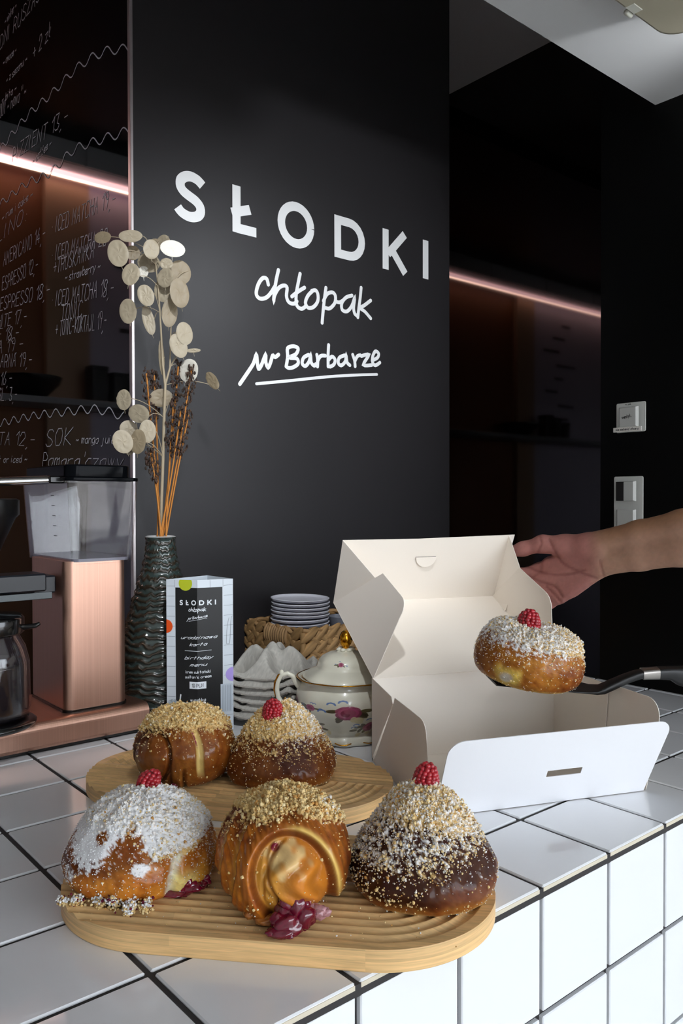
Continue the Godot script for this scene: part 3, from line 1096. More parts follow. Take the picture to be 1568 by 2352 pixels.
# ---------------------------------------------------------------- vase and dried flowers
func vase_and_flowers() -> void:
	var at := Vector3(0.312, 0, -1.012)
	var b := B.new()
	var n1 := noise(21, 1.0, 2)
	var prof := [[0.0, 0.072], [0.03, 0.080], [0.08, 0.083], [0.15, 0.0835], [0.20, 0.076], [0.25, 0.063], [0.29, 0.052], [0.33, 0.040], [0.36, 0.034], [0.385, 0.031], [0.395, 0.0335]]
	var rad := func(y: float) -> float:
		for k in prof.size() - 1:
			if y <= prof[k + 1][0]:
				var q: float = (y - prof[k][0]) / (prof[k + 1][0] - prof[k][0])
				q = q * q * (3.0 - 2.0 * q)
				return lerpf(prof[k][1], prof[k + 1][1], q)
		return prof[-1][1]
	var nu := 220
	var nv := 300
	var dark := Color(0.030, 0.020, 0.013)
	var teal := Color(0.034, 0.050, 0.046)
	b.grid(nu, nv, func(i, j):
		var a: float = -TAU * i / nu
		var y: float = 0.395 * j / nv
		var e := Vector3(cos(a), 0, sin(a))
		var wob := n1.get_noise_3d(e.x * 2.0, y * 14.0, e.z * 2.0) * 0.010 + n1.get_noise_3d(e.x * 3.6, y * 30.0 + 9.0, e.z * 3.6) * 0.0035
		var ph: float = (y + wob) / 0.0152
		var s := 0.5 + 0.5 * sin(ph * TAU)
		var ridge := pow(s, 1.6)
		var r: float = rad.call(y) + 0.0042 * (ridge - 0.4) * (1.0 if y < 0.388 else 0.2) * clampf(rad.call(y) / 0.07, 0.45, 1.0)
		var k := clampf(1.25 - 1.6 * ridge + n1.get_noise_3d(e.x * 20, y * 160.0, e.z * 20) * 0.4, 0.0, 1.0)
		return [Vector3(e.x * r, y, e.z * r), Vector2(float(i) / nu, y), dark.lerp(teal, k)])
	b.lathe([[0.0335, 0.395], [0.030, 0.397], [0.026, 0.393], [0.024, 0.30], [0.0, 0.02]], 48)
	b.lathe([[0.0, 0.0], [0.072, 0.0]], 48)
	var v := thing("vase", "tall dark green ribbed ceramic vase holding the dried flowers", "vase", at)
	part("body", b, coat(vmat(0.25), 0.9, 0.08), v)

	# every flower lies close to the upright plane through the vase; px gives that plane's points from the picture's measures
	var cam := Vector3(-0.5186, 0.4773, 0.5882)
	var rgt := Vector3(0.7646, 0, 0.6445)
	var fwd := Vector3(0.6445, 0, -0.7646)
	var mouth := Vector3(0, 0.385, 0)
	var px := func(x: float, y: float, dd: float = 0.0) -> Vector3:
		var d := 1.765 + dd
		return cam + fwd * d + rgt * ((x - 784.0) / 1845.9 * d) + Vector3.UP * ((1146.0 - y) / 1845.9 * d) - at
	# honesty branch
	var h := thing("honesty_branch", "pale dried honesty branch with round papery seed pods in the vase", "dried flowers", at)
	var stem_m := mat(Color(0.66, 0.60, 0.50), 0.7)
	var main := [[369, 1250], [371, 1150], [375, 1050], [378, 960], [381, 885], [376, 840], [373, 780], [370, 720], [366, 660], [361, 610], [356, 585]]
	var side := [[381, 885], [392, 845], [394, 780], [396, 720], [400, 650]]
	var st := B.new()
	var mp := []
	for q in main:
		mp.append(px.call(q[0], q[1]))
	st.tube(mp, [0.0036, 0.0036, 0.0035, 0.0034, 0.003, 0.0026, 0.0022, 0.002, 0.0017, 0.0014, 0.0011], 8)
	var sp := []
	for q in side:
		sp.append(px.call(q[0], q[1], 0.004))
	st.tube(sp, [0.0026, 0.0021, 0.0018, 0.0014, 0.001], 8)
	part("stem", st, stem_m, h)
	var pods := [[240, 548, 21, 14, 0], [304, 545, 27, 14, 0], [275, 584, 24, 31, 15], [308, 583, 17, 17, 0], [351, 575, 17, 22, 0], [378, 560, 18, 18, 0], [400, 574, 27, 19, -5], [345, 606, 28, 22, -20], [304, 632, 21, 25, -15], [333, 626, 12, 13, 0], [385, 608, 15, 13, 0], [383, 640, 20, 22, 0], [417, 628, 23, 28, 10], [338, 680, 18, 25, 20], [380, 668, 23, 28, 0], [415, 675, 20, 33, 8], [297, 716, 22, 29, 10], [344, 737, 13, 34, 14], [392, 720, 17, 33, -5], [426, 767, 17, 26, 10], [412, 795, 18, 28, 20], [373, 822, 6, 40, 3], [435, 852, 24, 27, -20], [446, 806, 16, 5, 5], [489, 875, 12, 25, 38], [286, 918, 19, 24, 5], [320, 950, 27, 21, -15], [372, 914, 26, 21, 5], [297, 985, 19, 20, -20], [340, 990, 18, 26, 0], [318, 1014, 19, 28, -5], [283, 1014, 21, 27, 20], [297, 1022, 16, 23, 10], [357, 560, 13, 9, 20]]
	var pm := []
	for k in 3:
		var m := mat([Color(0.66, 0.61, 0.52), Color(0.57, 0.51, 0.41), Color(0.90, 0.88, 0.83)][k], 0.5)
		m.backlight_enabled = true
		m.backlight = Color(0.35, 0.32, 0.27)
		pm.append(m)
	var r := RandomNumberGenerator.new()
	r.seed = 4
	var i := 0
	for q in pods:
		var c: Vector3 = px.call(q[0], q[1], r.randf_range(-0.035, 0.03))
		var rx: float = q[2] / 1845.9 * 1.765
		var ry: float = q[3] / 1845.9 * 1.765
		var tw := r.randf_range(-0.5, 0.5)
		var a := deg_to_rad(q[4])
		var ax := (rgt * cos(tw) + fwd * sin(tw)).normalized()
		var nz := ax.cross(Vector3.UP).normalized()
		var ex := (ax * cos(a) + Vector3.UP * sin(a))
		var ey := (-ax * sin(a) + Vector3.UP * cos(a))
		rx /= maxf(0.8, cos(tw))
		var pb := B.new()
		var sd := r.randf() * 10.0
		var nw := noise(40 + i, 60.0, 2)
		for s in [1.0, -1.0]:
			pb.grid(26, 5, func(m, j):
				var ang: float = TAU * m / 26.0
				var rr: float = j / 5.0
				var zz: float = s * (0.0007 * (1.0 - rr * rr) + (0.0009 if j == 4 else 0.0)) + nw.get_noise_2d(cos(ang) * rr * 0.2 + sd, sin(ang) * rr * 0.2) * 0.0016
				return [c + ex * (cos(ang) * rr * rx) + ey * (sin(ang) * rr * ry) + nz * zz, Vector2.ZERO, Color.WHITE], false, s < 0.0)
		# the point at the tip and the stalk back to the nearest stem
		var low := c + ey * -ry
		pb.tube([low, low - ey * 0.008 + ex * 0.001], [0.0006, 0.0003], 5)
		part("seed_pod", pb, pm[2] if i in [6, 9, 22] else pm[0 if i % 3 else 1], h)
		var near: Vector3 = mp[4]
		for e in mp.slice(2) + sp:
			if e.distance_to(c) + maxf(0.0, e.y - c.y) * 1.5 < near.distance_to(c) + maxf(0.0, near.y - c.y) * 1.5:
				near = e
		var up_end := c + ey * ry
		if (c + ex * rx).distance_to(near) < up_end.distance_to(near):
			up_end = c + ex * rx * 0.98
		elif (c - ex * rx).distance_to(near) < up_end.distance_to(near):
			up_end = c - ex * rx * 0.98
		var stalk := []
		var midp := near.lerp(up_end, 0.55) + Vector3(0, 0.016, 0)
		for m in 9:
			var tt := m / 8.0
			stalk.append(near.lerp(midp, tt).lerp(midp.lerp(up_end, tt), tt))
		var sb := B.new()
		sb.tube(stalk, 0.0008, 6)
		part("stalk", sb, stem_m, h)
		i += 1
	# dark seed spikes on straw-coloured stems
	var straw := mat(Color(0.74, 0.47, 0.17), 0.6)
	var seedm := vmat(0.7)
	var sprigs := [[338, 858, 1000, 0.01, "leftmost and tallest on that side"], [411, 842, 925, 0.012, "right of the pale stem"], [441, 850, 935, -0.005, "rightmost and tallest"], [399, 935, 1040, 0.0, "just right of the pale stem, low"], [416, 945, 1050, -0.015, "in the low right cluster"], [434, 952, 1050, 0.012, "outermost of the low right cluster"], [347, 1040, 1108, -0.01, "lowest on the left"], [356, 862, 960, 0.03, "hidden behind the pale stem"]]
	var k := 0
	for q in sprigs:
		var g := thing("dried_seed_spike", "dried brown seed spike on straw stem, " + q[4], "dried flowers", at, "dark dried seed spikes in the vase")
		var top: Vector3 = px.call(q[0], q[1], q[3])
		var ang := k * 2.4
		var foot := mouth + Vector3(cos(ang) * 0.012, -0.03, sin(ang) * 0.012)
		var pts := []
		var ctrl: Vector3 = px.call(lerpf(q[0], 375.0, 0.72), 1160.0, q[3] * 0.5)
		for m in 15:
			var tt := m / 14.0
			pts.append(foot.lerp(ctrl, tt).lerp(ctrl.lerp(top, tt), tt))
		var sb := B.new()
		sb.tube(pts, 0.0019, 7)
		part("stem", sb, straw, g)
		var cb := B.new()
		var lo: Vector3 = px.call(q[0], q[2], q[3])
		for m in 95:
			var f := r.randf()
			var yy := lerpf(lo.y, top.y + 0.012, f)
			var seg := 0
			while seg < 13 and pts[seg + 1].y < yy:
				seg += 1
			var c0: Vector3 = pts[seg].lerp(pts[seg + 1], clampf((yy - pts[seg].y) / maxf(pts[seg + 1].y - pts[seg].y, 1e-4), 0, 1.4))
			var an := r.randf() * TAU
			var rr := (0.006 + 0.008 * sin(clampf(f, 0.0, 1.0) * PI)) * r.randf_range(0.3, 1.15)
			var kk := r.randf_range(0.5, 1.5)
			cb.col = Color(0.050 * kk, 0.026 * kk, 0.016 * kk)
			cb.ball(c0 + Vector3(cos(an) * rr, r.randf_range(-0.003, 0.003), sin(an) * rr), Vector3(0.0022, 0.0034, 0.0022) * r.randf_range(0.7, 1.4), 6, 4)
		var cl := part("seed_cluster", cb, seedm, g)
		cl.set_meta("kind", "stuff")
		k += 1

# ---------------------------------------------------------------- three-sided menu card
func menu_card() -> void:
	var right := Vector3(0.7646, 0, 0.6445)
	var fwd := Vector3(0.6445, 0, -0.7646)
	var ctr := Vector3(0.318, 0, -0.856)
	var w := 0.068
	var hh := 0.313
	var t := thing("menu_card", "tall folded paper menu card in black and white with coloured dots", "menu card", ctr)
	var L := -right * w + fwd * 0.0
	var R := right * (w - 0.001) + fwd * 0.012
	var F := -right * 0.002 - fwd * 0.016
	var K := right * 0.002 + fwd * 0.085
	var up := Vector3.UP * hh
	var th := 0.0006
	var b := B.new()
	for e in [[L, F], [F, R], [R, K], [K, L]]:
		var d: Vector3 = (e[1] - e[0]).normalized()
		var nn := d.cross(Vector3.UP) * -1.0
		if nn.dot((e[0] + e[1]) * 0.5 - fwd * 0.03) < 0.0:
			nn = -nn
		var a: Vector3 = e[0]
		var z: Vector3 = e[1]
		b.face([a, z, z + up, a + up], nn)
		b.face([a - nn * th, z - nn * th, z + up - nn * th, a + up - nn * th], -nn)
		b.face([a, z, z - nn * th, a - nn * th], Vector3.DOWN)
		b.face([a + up, z + up, z + up - nn * th, a + up - nn * th], Vector3.UP)
	part("card", b, coat(mat(Color(0.80, 0.83, 0.86), 0.4), 0.3, 0.1), t)
	# everything printed follows the two front faces; u runs from -1 to 1 across them, y in metres
	var lift := [0.0002]
	var f := func(q: Vector2) -> Vector3:
		lift[0] += 2e-8
		var u := clampf(q.x / w, -1.0, 1.0)
		var g: Vector3 = F.lerp(L, -u) if u < 0.0 else F.lerp(R, u)
		return g - fwd * lift[0] + Vector3.UP * q.y
	var flat := func(name_: String, poly: PackedVector2Array, m: Material) -> void:
		var o := B.new()
		for half in [[-2.0, 0.0], [0.0, 2.0]]:
			var clip := PackedVector2Array([Vector2(half[0] * w, -1), Vector2(half[1] * w, -1), Vector2(half[1] * w, 1), Vector2(half[0] * w, 1)])
			var edge := PackedVector2Array([Vector2(-w, 0), Vector2(w, 0), Vector2(w, hh), Vector2(-w, hh)])
			for c0 in Geometry2D.intersect_polygons(poly, clip):
				for c1 in Geometry2D.intersect_polygons(c0, edge):
					var id := Geometry2D.triangulate_polygon(c1)
					for k in range(0, id.size(), 3):
						o.face([f.call(c1[id[k]]), f.call(c1[id[k + 1]]), f.call(c1[id[k + 2]])], -fwd)
		part(name_, o, m, t)
		lift[0] += 0.00006
	var rect := func(x0: float, y0: float, x1: float, y1: float) -> PackedVector2Array:
		return PackedVector2Array([Vector2(x0, y0), Vector2(x1, y0), Vector2(x1, y1), Vector2(x0, y1)])
	var disc := func(x: float, y: float, r: float) -> PackedVector2Array:
		var o := PackedVector2Array()
		for k in 28:
			o.append(Vector2(x, y) + Vector2(cos(TAU * k / 28), sin(TAU * k / 28)) * r)
		return o
	var pen := mat(Color(0.40, 0.43, 0.46), 0.5)
	var ln := B.new()
	for k in 15:
		var y := hh - 0.0135 - k * 0.0206
		ln.ribbon(PackedVector2Array([Vector2(-w + 0.001, y), Vector2(-w * 0.72, y + 0.0003)]), 0.0006, f)
		ln.ribbon(PackedVector2Array([Vector2(w * 0.74, y + 0.0005), Vector2(w - 0.001, y + 0.001)]), 0.0006, f)
	for k in 5:
		ln.ribbon(PackedVector2Array([Vector2(-w * 0.72 + k * w * 0.36, hh - 0.016), Vector2(-w * 0.72 + k * w * 0.36, hh - 0.001)]), 0.0006, f)
	part("grid_line", ln, pen, t)
	lift[0] += 0.00006
	flat.call("black_panel", rect.call(-0.0478, 0.03, 0.0478, hh - 0.016), mat(Color(0.045, 0.048, 0.055), 0.4))
	flat.call("yellow_dot", disc.call(-0.0255, hh - 0.0075, 0.0148), mat(Color(0.70, 0.74, 0.13), 0.5))
	flat.call("orange_dot", disc.call(-w, hh - 0.096, 0.0138), mat(Color(0.86, 0.30, 0.03), 0.5))
	flat.call("lilac_dot", disc.call(w, hh - 0.197, 0.0148), mat(Color(0.66, 0.58, 0.86), 0.5))
	var white := mat(Color(0.90, 0.92, 0.94), 0.5)
	flat.call("striped_glass", rect.call(0.0435, hh - 0.274, 0.066, hh - 0.216), mat(Color(0.74, 0.78, 0.82), 0.5))
	flat.call("price_tag", rect.call(-0.0175, hh - 0.222, 0.0165, hh - 0.2075), white)
	flat.call("straw", PackedVector2Array([Vector2(-0.041, hh - 0.253), Vector2(-0.0385, hh - 0.254), Vector2(-0.0355, hh - 0.235), Vector2(-0.038, hh - 0.234)]), white)
	flat.call("dessert_drawing", PackedVector2Array([Vector2(-0.062, hh - 0.285), Vector2(-0.03, hh - 0.285), Vector2(-0.034, hh - 0.258), Vector2(-0.044, hh - 0.252), Vector2(-0.049, hh - 0.244), Vector2(-0.052, hh - 0.248), Vector2(-0.058, hh - 0.245), Vector2(-0.063, hh - 0.252)]), mat(Color(0.66, 0.70, 0.73), 0.5))
	var l2 := B.new()
	for k in 6:
		l2.ribbon(PackedVector2Array([Vector2(0.0465 + 0.0032 * k, hh - 0.272), Vector2(0.0465 + 0.0032 * k, hh - 0.219)]), 0.0006, f)
	var fk := PackedVector2Array([Vector2(0.060, hh - 0.08), Vector2(0.0565, hh - 0.10), Vector2(0.055, hh - 0.13), Vector2(0.058, hh - 0.134), Vector2(0.0615, hh - 0.13), Vector2(0.063, hh - 0.10), Vector2(0.0645, hh - 0.08), Vector2(0.067, hh - 0.077)])
	l2.ribbon(smooth(fk, 4), 0.0006, f)
	for k in 3:
		var dl: PackedVector2Array = disc.call(-0.060 + 0.0065 * k, hh - 0.252 + 0.003 * (k % 2), 0.0042)
		dl.append(dl[0])
		l2.ribbon(dl, 0.0005, f)
	part("line_drawing", l2, pen, t)
	# lettering
	lift[0] += 0.0001
	var cap := B.new()
	var sc := 0.0735 / 0.875
	for l in block_letters():
		for s in (l if l is Array else [l]):
			var q := PackedVector2Array()
			for e in s:
				q.append(Vector2((e.x - 0.875) * sc - 0.001, (e.y - 1.2165) * sc + hh - 0.0465))
			square_stroke(cap, q, 0.0022, f)
	part("printed_word", cap, white, t)
	var hw := B.new()
	for s in [[SCRIPT_A, 0.0011], [SCRIPT_B, 0.0008], [SCRIPT_U, 0.0006]]:
		for l in read_lines(s[0]):
			var q := PackedVector2Array()
			for e in l:
				q.append(Vector2((e.x - 0.872) * sc * 1.03 - 0.0005, (e.y - 1.2165) * sc * 1.08 + hh - 0.0445))
			hw.ribbon(smooth(q, 3), s[1], f)
	part("printed_word", hw, white, t)
	var rows := [["urodzinowa", 0.036, 0.1205, 0.0062, 0.0009, true], ["karta", 0.017, 0.1345, 0.0062, 0.0009, true], ["birthday", 0.028, 0.162, 0.0062, 0.0009, true], ["menu", 0.0165, 0.176, 0.0062, 0.0009, true], ["krem sułtański", 0.0255, 0.1995, 0.0052, 0.0008, false], ["sultan's cream", 0.0265, 0.2085 + 0.0005, 0.0, 0.0008, false], ["wuzetka", 0.0155, 0.2475, 0.0058, 0.0008, false], ["W-Z cake", 0.0165, 0.2578, 0.0058, 0.0008, false]]
	rows[4][2] = 0.1905
	rows[5][2] = 0.2005
	rows[5][3] = 0.0052
	for q in rows:
		var wb := B.new()
		write_text(wb, q[0], Vector2(-q[1], hh - q[2]), Vector2(q[1], hh - q[2] + 0.001), q[4], f, q[3], 0.45 if q[5] else 0.0, 0.0, true)
		part("printed_word", wb, white, t)
	var rl := B.new()
	rl.ribbon(PackedVector2Array([Vector2(-0.027, hh - 0.1445), Vector2(0.0, hh - 0.145), Vector2(0.0265, hh - 0.144)]), 0.0008, f)
	part("rule", rl, white, t)
	var pb := B.new()
	write_text(pb, "10 PLN", Vector2(-0.012, hh - 0.2185), Vector2(0.011, hh - 0.218), 0.0009, f, 0.0068)
	part("printed_word", pb, M.ink, t)

# ---------------------------------------------------------------- basket with saucers
func strand_mesh(len_: float, wid: float, dep: float, sd: int) -> ArrayMesh:
	# one plump flattened strand of a braid, grooved along its length
	var n := noise(sd, 1.0, 2)
	var b := B.new()
	b.grid(18, 14, func(i, j):
		var a: float = -TAU * i / 18.0
		var t: float = j / 14.0
		var k: float = pow(maxf(sin(PI * t), 0.0), 0.55)
		var gr: float = 1.0 + 0.16 * sin(a * 5.0 + sd) + 0.10 * n.get_noise_2d(a * 2.0, t * 2.0)
		var tone: float = clampf(0.85 + 0.5 * n.get_noise_2d(cos(a) * 3.0, sin(a) * 3.0 + t * 0.6) - 0.25 * (1.0 - k), 0.3, 1.3)
		return [Vector3((t - 0.5) * len_, cos(a) * wid * k * gr + 0.10 * wid * sin(t * PI), sin(a) * dep * k * gr), Vector2.ZERO, Color(0.46 * tone, 0.265 * tone, 0.105 * tone)])
	return b.mesh()

func basket_and_saucers() -> void:
	# near corner of the basket; one face runs along +x, the other along -z
	var k := Vector3(0.634, 0, -0.922)
	var t := thing("woven_basket", "brown braided water hyacinth basket with saucers standing in it", "basket", k)
	var hb := 0.160
	var lx := 0.42
	var lz := 0.228
	var m := vmat(0.65)
	var inner := mat(Color(0.20, 0.11, 0.045), 0.8)
	var b := B.new()
	b.box(Vector3(lx / 2, 0.0775, -0.012), Vector3(lx - 0.02, 0.145, 0.008))
	b.box(Vector3(lx / 2, 0.0775, -lz + 0.004), Vector3(lx - 0.02, 0.145, 0.008))
	b.box(Vector3(lx - 0.012, 0.0775, -lz / 2), Vector3(0.008, 0.145, lz - 0.02))
	# the side face leaves room for the handle hole near the rim
	b.box(Vector3(0.012, 0.062, -lz / 2), Vector3(0.008, 0.12, lz - 0.02))
	b.box(Vector3(0.012, 0.130, -0.025), Vector3(0.008, 0.045, 0.03))
	b.box(Vector3(0.012, 0.130, -lz + 0.03), Vector3(0.008, 0.045, 0.05))
	b.box(Vector3(lx / 2, 0.06, -lz / 2), Vector3(lx - 0.03, 0.11, lz - 0.03))
	part("liner", b, inner, t)
	var kinds := []
	for q in 4:
		kinds.append(strand_mesh(0.068, 0.0125, 0.0085, 60 + q))
	var r := RandomNumberGenerator.new()
	r.seed = 9
	var rows := 5
	for face in 2:
		var length := lx if face == 0 else lz
		for row in rows:
			var y := 0.022 + row * 0.0305
			var cnt := int(length / 0.033)
			for c in cnt:
				var s := (c + 0.5) / cnt * length
				for half in 2:
					if face == 1 and row == 4 and s > 0.04 and s < 0.16:
						continue
					var o := MeshInstance3D.new()
					o.name = "braid_strand"
					o.mesh = kinds[r.randi() % 4]
					o.material_override = m
					var ang := (0.62 if half == 0 else -0.62) + r.randf_range(-0.08, 0.08)
					var yy := y + (0.0088 if half == 0 else -0.0088)
					var sc := r.randf_range(0.86, 1.0)
					var so := s + (0.0 if half == 0 else 0.0165)
					if face == 0:
						o.transform = Transform3D(Basis(Vector3.BACK, ang).scaled(Vector3(1, 1, 1)), Vector3(so, yy, 0.004 if half == 0 else 0.002)).scaled_local(Vector3.ONE * sc)
					else:
						o.transform = Transform3D(Basis(Vector3.UP, PI / 2) * Basis(Vector3.BACK, -ang), Vector3(-0.004 if half == 0 else -0.002, yy, -so)).scaled_local(Vector3.ONE * sc)
					t.add_child(o, true)
	# twisted rim
	for e in [[Vector3(0, hb, 0), Vector3(lx, hb, 0)], [Vector3(0, hb, 0), Vector3(0, hb, -lz)], [Vector3(lx, hb, 0), Vector3(lx, hb, -lz)], [Vector3(0, hb, -lz), Vector3(lx, hb, -lz)]]:
		var rb := B.new()
		for s in 2:
			var pts := []
			var n: int = int(e[0].distance_to(e[1]) / 0.006)
			for i in n + 1:
				var a := i * 0.55 + s * PI
				var side: Vector3 = (e[1] - e[0]).normalized().cross(Vector3.UP)
				pts.append(e[0].lerp(e[1], float(i) / n) + (Vector3.UP * cos(a) + side * sin(a)) * 0.0042)
			rb.col = Color(0.40, 0.235, 0.10) if s == 0 else Color(0.32, 0.18, 0.07)
			rb.tube(pts, 0.0055, 8)
		part("rim_rope", rb, m, t)
	# corner spine
	var cs := B.new()
	cs.col = Color(0.38, 0.22, 0.09)
	cs.tube([Vector3(0.0, 0.0, 0.0), Vector3(-0.002, 0.08, 0.002), Vector3(0.0, hb, 0.0)], 0.007, 8)
	part("corner_post", cs, m, t)
	# handle: a bar wound with strips over the opening
	for i in 10:
		var w := B.new()
		var tone := r.randf_range(0.75, 1.15)
		w.col = Color(0.44 * tone, 0.26 * tone, 0.115 * tone)
		var pts := []
		for j in 15:
			var a := TAU * j / 14.0
			pts.append(Vector3(0.0 + cos(a) * 0.011, 0.143 + sin(a) * 0.020, -0.055 - i * 0.0095))
		w.tube(pts, 0.0052, 7)
		part("handle_winding", w, m, t)
	# saucers
	var pr := [[0.001, 0.0], [0.050, 0.0], [0.064, 0.0012], [0.0700, 0.0032], [0.0722, 0.0062], [0.0740, 0.0072], [0.0740, 0.0090], [0.0715, 0.0094], [0.0690, 0.0052], [0.062, 0.0032], [0.001, 0.0022]]
	var sb := B.new()
	sb.lathe(pr, 56)
	var sm := sb.mesh()
	var por := mat(Color(0.90, 0.90, 0.94), 0.35)
	var names := ["topmost saucer of the white stack in the basket", "second saucer from the top of the white stack", "third saucer from the top of the white stack", "fourth saucer from the top of the white stack", "fifth saucer from the top of the white stack", "sixth saucer from the top of the white stack", "seventh saucer from the top of the white stack", "eighth saucer from the top of the white stack", "ninth saucer from the top of the white stack", "lowest saucer of the white stack in the basket"]
	for i in 10:
		var j := 9 - i
		var o := single("saucer", sm, por, names[j] if i else names[9], "saucer", Vector3(0.708, 0.1285 + i * 0.0101, -1.030) + Vector3(r.randf_range(-0.0018, 0.0018), 0, r.randf_range(-0.0018, 0.0018)), "stacked saucers in the basket")
		o.rotation = Vector3(r.randf_range(-0.02, 0.02), 0, r.randf_range(-0.02, 0.02) - (0.015 if i > 5 else 0.0))
	var cb := B.new()
	cb.lathe([[0.001, 0.0], [0.028, 0.0], [0.036, 0.03], [0.040, 0.052], [0.0385, 0.052], [0.034, 0.03], [0.026, 0.003], [0.001, 0.003]], 40)
	single("small_cup", cb, coat(mat(Color(0.50, 0.51, 0.55), 0.25), 0.5, 0.06), "grey cup in the basket, right of the saucers", "cup", Vector3(0.838, 0.119, -1.015))

# ---------------------------------------------------------------- moulded paper cup carriers
func cup_carriers() -> void:
	var n := noise(71, 40.0, 3)
	var fib := noise(72, 220.0, 2)
	var hs := 0.088
	var height := func(x: float, z: float) -> float:
		# four wells round a raised middle, arched edge between the wells
		var h := 0.020
		for sx in [-1.0, 1.0]:
			for sz in [-1.0, 1.0]:
				var d := Vector2(x - sx * 0.043, z - sz * 0.043).length()
				h -= 0.034 * smoothstep(0.040, 0.016, d)
		var c := Vector2(x, z).length()
		h += 0.040 * exp(-pow(c / 0.024, 2.0))
		var ax := absf(x)
		var az := absf(z)
		h += 0.030 * exp(-pow(az / 0.020, 2.0)) * smoothstep(0.015, 0.04, ax) * smoothstep(0.085, 0.045, ax)
		h += 0.030 * exp(-pow(ax / 0.020, 2.0)) * smoothstep(0.015, 0.04, az) * smoothstep(0.085, 0.045, az)
		var e := maxf(ax, az)
		return h - 0.022 * smoothstep(0.068, 0.088, e)
	var make := func(sd: float, tone: float) -> ArrayMesh:
		var b := B.new()
		for side in [0.0, -0.0026]:
			b.grid(64, 64, func(i, j):
				var s: float = -1.0 + 2.0 * i / 64.0
				var q: float = -1.0 + 2.0 * j / 64.0
				# rounded square
				var mx := maxf(absf(s), absf(q))
				var l := Vector2(s, q).length()
				var f := lerpf(1.0, mx / maxf(l, 1e-4), 0.38)
				var x := s * hs * f * (1.0 + 0.015 * n.get_noise_2d(q * 3.0 + sd, sd))
				var z := q * hs * f * (1.0 + 0.015 * n.get_noise_2d(s * 3.0 + sd, sd + 5.0))
				var rough := n.get_noise_3d(x, sd, z) * 0.0016 + fib.get_noise_3d(x, sd, z) * 0.0005
				var k := tone * (1.0 + 0.25 * fib.get_noise_3d(x, sd + 3.0, z))
				return [Vector3(x, height.call(x, z) + rough + side, z), Vector2.ZERO, Color(0.45 * k, 0.43 * k, 0.39 * k)], false, side == 0.0)
		# torn outer edge
		for e in 4:
			b.grid(64, 1, func(i, j):
				var s: float = -1.0 + 2.0 * i / 64.0
				var p: Vector2 = [Vector2(s, 1), Vector2(1, -s), Vector2(-s, -1), Vector2(-1, s)][e]
				var l := p.length()
				var f := lerpf(1.0, 1.0 / l, 0.38)
				var x := p.x * hs * f * (1.0 + 0.015 * n.get_noise_2d(p.y * 3.0 + sd, sd))
				var z := p.y * hs * f * (1.0 + 0.015 * n.get_noise_2d(p.x * 3.0 + sd, sd + 5.0))
				var rough := n.get_noise_3d(x, sd, z) * 0.0016 + fib.get_noise_3d(x, sd, z) * 0.0005
				return [Vector3(x, height.call(x, z) + rough - (0.0026 + 0.002 * absf(fib.get_noise_2d(s * 0.4, sd)) if j == 1 else 0.0), z), Vector2.ZERO, Color(0.40 * tone, 0.37 * tone, 0.33 * tone)])
		return b.mesh()
	var m := vmat(0.95, 0.2)
	var names := ["bottom moulded grey pulp cup carrier of the stack", "second lowest moulded pulp cup carrier of the stack", "third lowest moulded pulp cup carrier of the stack", "third from the top moulded pulp cup carrier", "second from the top moulded pulp cup carrier", "top moulded grey pulp cup carrier of the stack, its humps showing"]
	for i in 6:
		var o := single("cup_carrier", make.call(i * 7.0, 0.92 + 0.03 * (i % 3)), m, names[i], "cup carrier", Vector3(0.486 + 0.002 * ((i * 3) % 4 - 1.5), 0.0245 + 0.0165 * i, -0.842 + 0.0015 * (i % 2)), "stacked moulded pulp cup carriers")
		o.rotation.y = 0.55 + 0.05 * ((i * 2) % 3)

